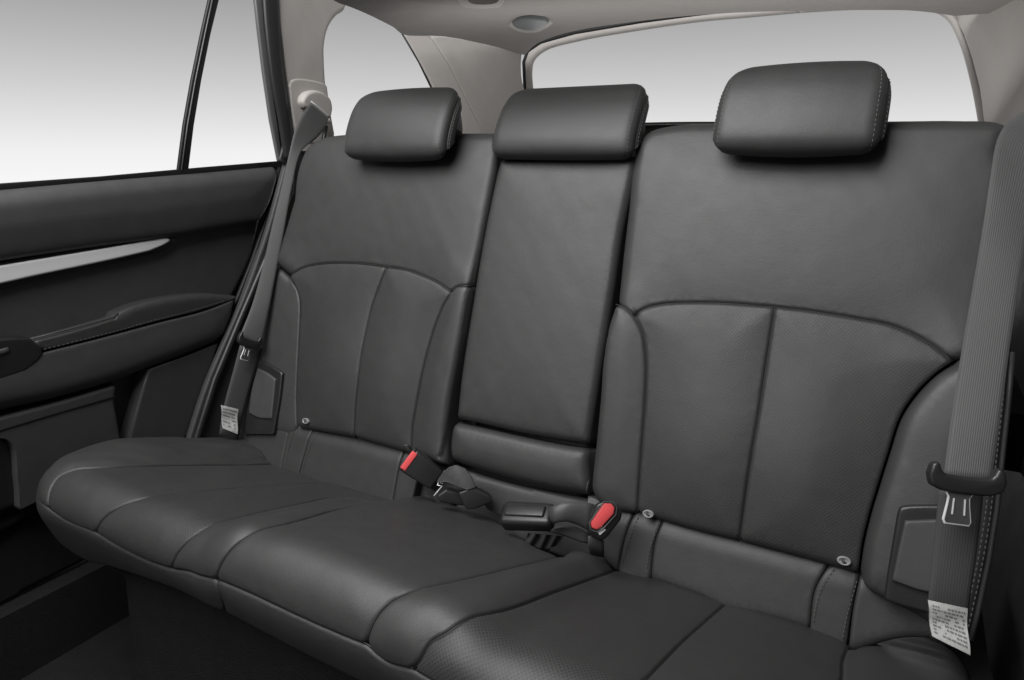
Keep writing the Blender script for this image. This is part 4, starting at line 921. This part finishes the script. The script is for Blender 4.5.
# A: red release buckle, left
b1 = thing('belt_buckle', 'black belt buckle with thin red release edge, leftmost of the four fittings behind the cushion', 'buckle', tuple(q3(425, 472, 1.16)), 'buckles on the seat')
dA = 1.19
P0, P1 = q3(410, 460, dA), q3(437, 480, dA+.0)
ax, ay, az, L = frame_from(P0, P1, -CF)
side = ay if ay@CU > 0 else -ay
block('buckle_body', (P0+P1)/2, ax, side, az, (L*1.05, .047, .022), .005, PLA, b1, taper=.8)
block('release_button', P0-ax*.0005+az*.005, ax, side, az, (.011, .036, .015), .002, RED, b1)
block('button_rim', P0-ax*.003, ax, side, az, (.006, .045, .020), .002, PLA, b1)
ribbon('strap', [q3(425, 490, dA+.01), q3(436, 502, dA+.01), q3(445, 512, dA+.02)], [q3(444, 470, dA+.01), q3(456, 480, dA+.02), q3(462, 500, dA+.02)], .002, WEBD, b1)
tube('lanyard_ring', [q3(x, y, dA-.012) for x, y in ((403, 452), (404, 446), (408, 445), (411, 449))], .0015, PLA, b1)
# B: centre belt fold and tongue
b2 = thing('belt_tongue', 'black centre belt tongue with folded webbing and a bent steel wire, second from the left', 'belt tongue', tuple(q3(460, 490, 1.12)), 'buckles on the seat')
dB = 1.135
prism('webbing_fold', [q3(x, y, dd_) for x, y, dd_ in ((436, 482, dB-.014), (442, 473, dB-.016), (449, 467, dB-.014), (456, 464.5, dB-.010), (465, 468, dB-.010), (471, 475, dB-.012), (476, 487, dB-.018), (466, 490.5, dB-.022), (455, 487, dB-.022), (445, 482, dB-.018))], -CF+.3*CU, .007, .0022, WEBS, b2)
tube('fold_crease', [q3(x, y, dB-.021) for x, y in ((438, 482), (446, 481.5), (456, 485), (467, 489.5), (475, 487))], .0012, WEBD, b2)
P0, P1 = q3(464, 497, dB-.005), q3(488, 494, dB-.005); ax, ay, az, L = frame_from(P0, P1, -CF); side = ay if ay@CU > 0 else -ay
prism('tongue_body', [q3(x, y, dB-.02) for x, y in ((458, 493), (472, 487), (490, 496), (493, 502), (476, 509), (466, 510))], -CF, .022, .003, PLA, b2)
prism('lower_body', [q3(x, y, dB+.00) for x, y in ((436, 496), (446, 489), (460, 492), (474, 506), (462, 506), (440, 503))], -CF, .022, .004, PLA, b2)
prism('belt_end', [q3(x, y, dB+.012) for x, y in ((470, 486), (481, 487), (504, 506), (502, 516), (488, 510))], -CF, .006, .002, WEBD, b2)
tube('wire_clip', [q3(x, y, dB-.016) for x, y in ((443, 484), (439, 482), (437, 485), (442, 486), (438, 491), (434, 496))], .0011, MET, b2)
# C: black buckle lying flat
b3 = thing('belt_buckle', 'plain black centre buckle lying flat with no red button, pointing left', 'buckle', tuple(q3(528, 514, 1.03)), 'buckles on the seat')
dC = 1.045
bm = bmesh.new()
P0, P1 = q3(504, 514, dC+.02), q3(553, 516, dC-.012); ax, ay, az, L = frame_from(P0, P1, (0, -.45, .9)); side = ay if ay@CU > 0 else -ay
block('buckle_body', (P0+P1)/2-az*.004, ax, side, az, (L*1.04, .042, .028), .008, PLA, b3, taper=.92, segs=5)
block('top_ridge', (P0+P1)/2+az*.0100-ax*.002, ax, side, az, (L*.8, .020, .006), .0028, PLA, b3)
ribbon('strap', [q3(548, 508, dC-.02), q3(560, 503, dC-.03), q3(575, 501, dC-.03), q3(594, 504, dC-.03)], [q3(553, 524, dC-.03), q3(564, 521, dC-.035), q3(576, 524, dC-.03), q3(592, 533, dC-.03)], .0022, WEBS, b3, n=6, crown=.004)
ribbon('strap_underside', [q3(556, 527, dC-.03), q3(566, 526, dC-.03), q3(580, 528, dC-.02), q3(590, 534, dC-.02)], [q3(548, 532, dC-.01), q3(565, 536, dC-.02), q3(580, 542, dC-.02), q3(590, 544, dC-.02)], .002, WEBD, b3)
# D: red buckle right
b4 = thing('belt_buckle', 'black belt buckle with large red release button facing up, beside the right backrest', 'buckle', tuple(q3(606, 522, .95)), 'buckles on the seat')
dD = .965
out = [(596, 505), (603, 501), (617, 505), (623, 512), (621, 520), (606, 539), (600, 541), (590, 534), (588, 526)]
prism('buckle_body', [q3(x, y, dD) for x, y in out], -CF+.25*CU, .034, .005, PLA, b4, segs=4)
inn = [(604, 503), (612, 503.5), (615, 508), (614, 514), (602, 527), (597, 530), (592, 528), (590.5, 523)]
prism('release_button', [q3(x, y, dD-.003) for x, y in inn], -CF+.25*CU, .006, .0022, RED, b4)
rim = [(604, 501.8), (613, 502), (617, 507.5), (616, 514.5), (603, 529), (597, 532), (590.5, 529.5), (589, 523)]
tube('button_rim', [q3(x, y, dD-.0035) for x, y in rim], .0008, EDG, b4, 6, closed=True)
prism('button_slot', [q3(x, y, dD-.0025) for x, y in ((597.5, 532), (604, 527.5), (606, 530), (600, 535.5))], -CF+.25*CU, .002, .0004, MET, b4)
ribbon('strap', [q3(588, 536, dD+.02), q3(588, 546, dD+.03), q3(590, 554, dD+.04)], [q3(604, 541, dD+.02), q3(604, 549, dD+.03), q3(604, 557, dD+.04)], .003, WEBD, b4)
# E: crumpled webbing in the cushion slot
b5 = thing('belt_slot', 'small dark slot with crumpled black cloth in the cushion below the flat centre buckle', 'belt slot', tuple(cp(545, 542, 0)))
V = []; F = []
n, m_ = 26, 8
for j in range(m_+1):
    for i in range(n+1):
        s = i/n; t2 = j/m_
        x = 528+36*s-3*t2; y = 533+3*s+t2*(15-6*abs(2*s-1))
        V.append(q3(x, y, dz(540, 545)-.012+.006*math.sin(s*22+2*t2)*(1-t2*.5)+.012*t2))
for j in range(m_):
    for i in range(n): F.append([j*(n+1)+i, j*(n+1)+i+1, (j+1)*(n+1)+i+1, (j+1)*(n+1)+i])
mesh_obj('crumpled_cloth', V, F, WEBD, b5)
print('objects', len(bpy.data.objects))
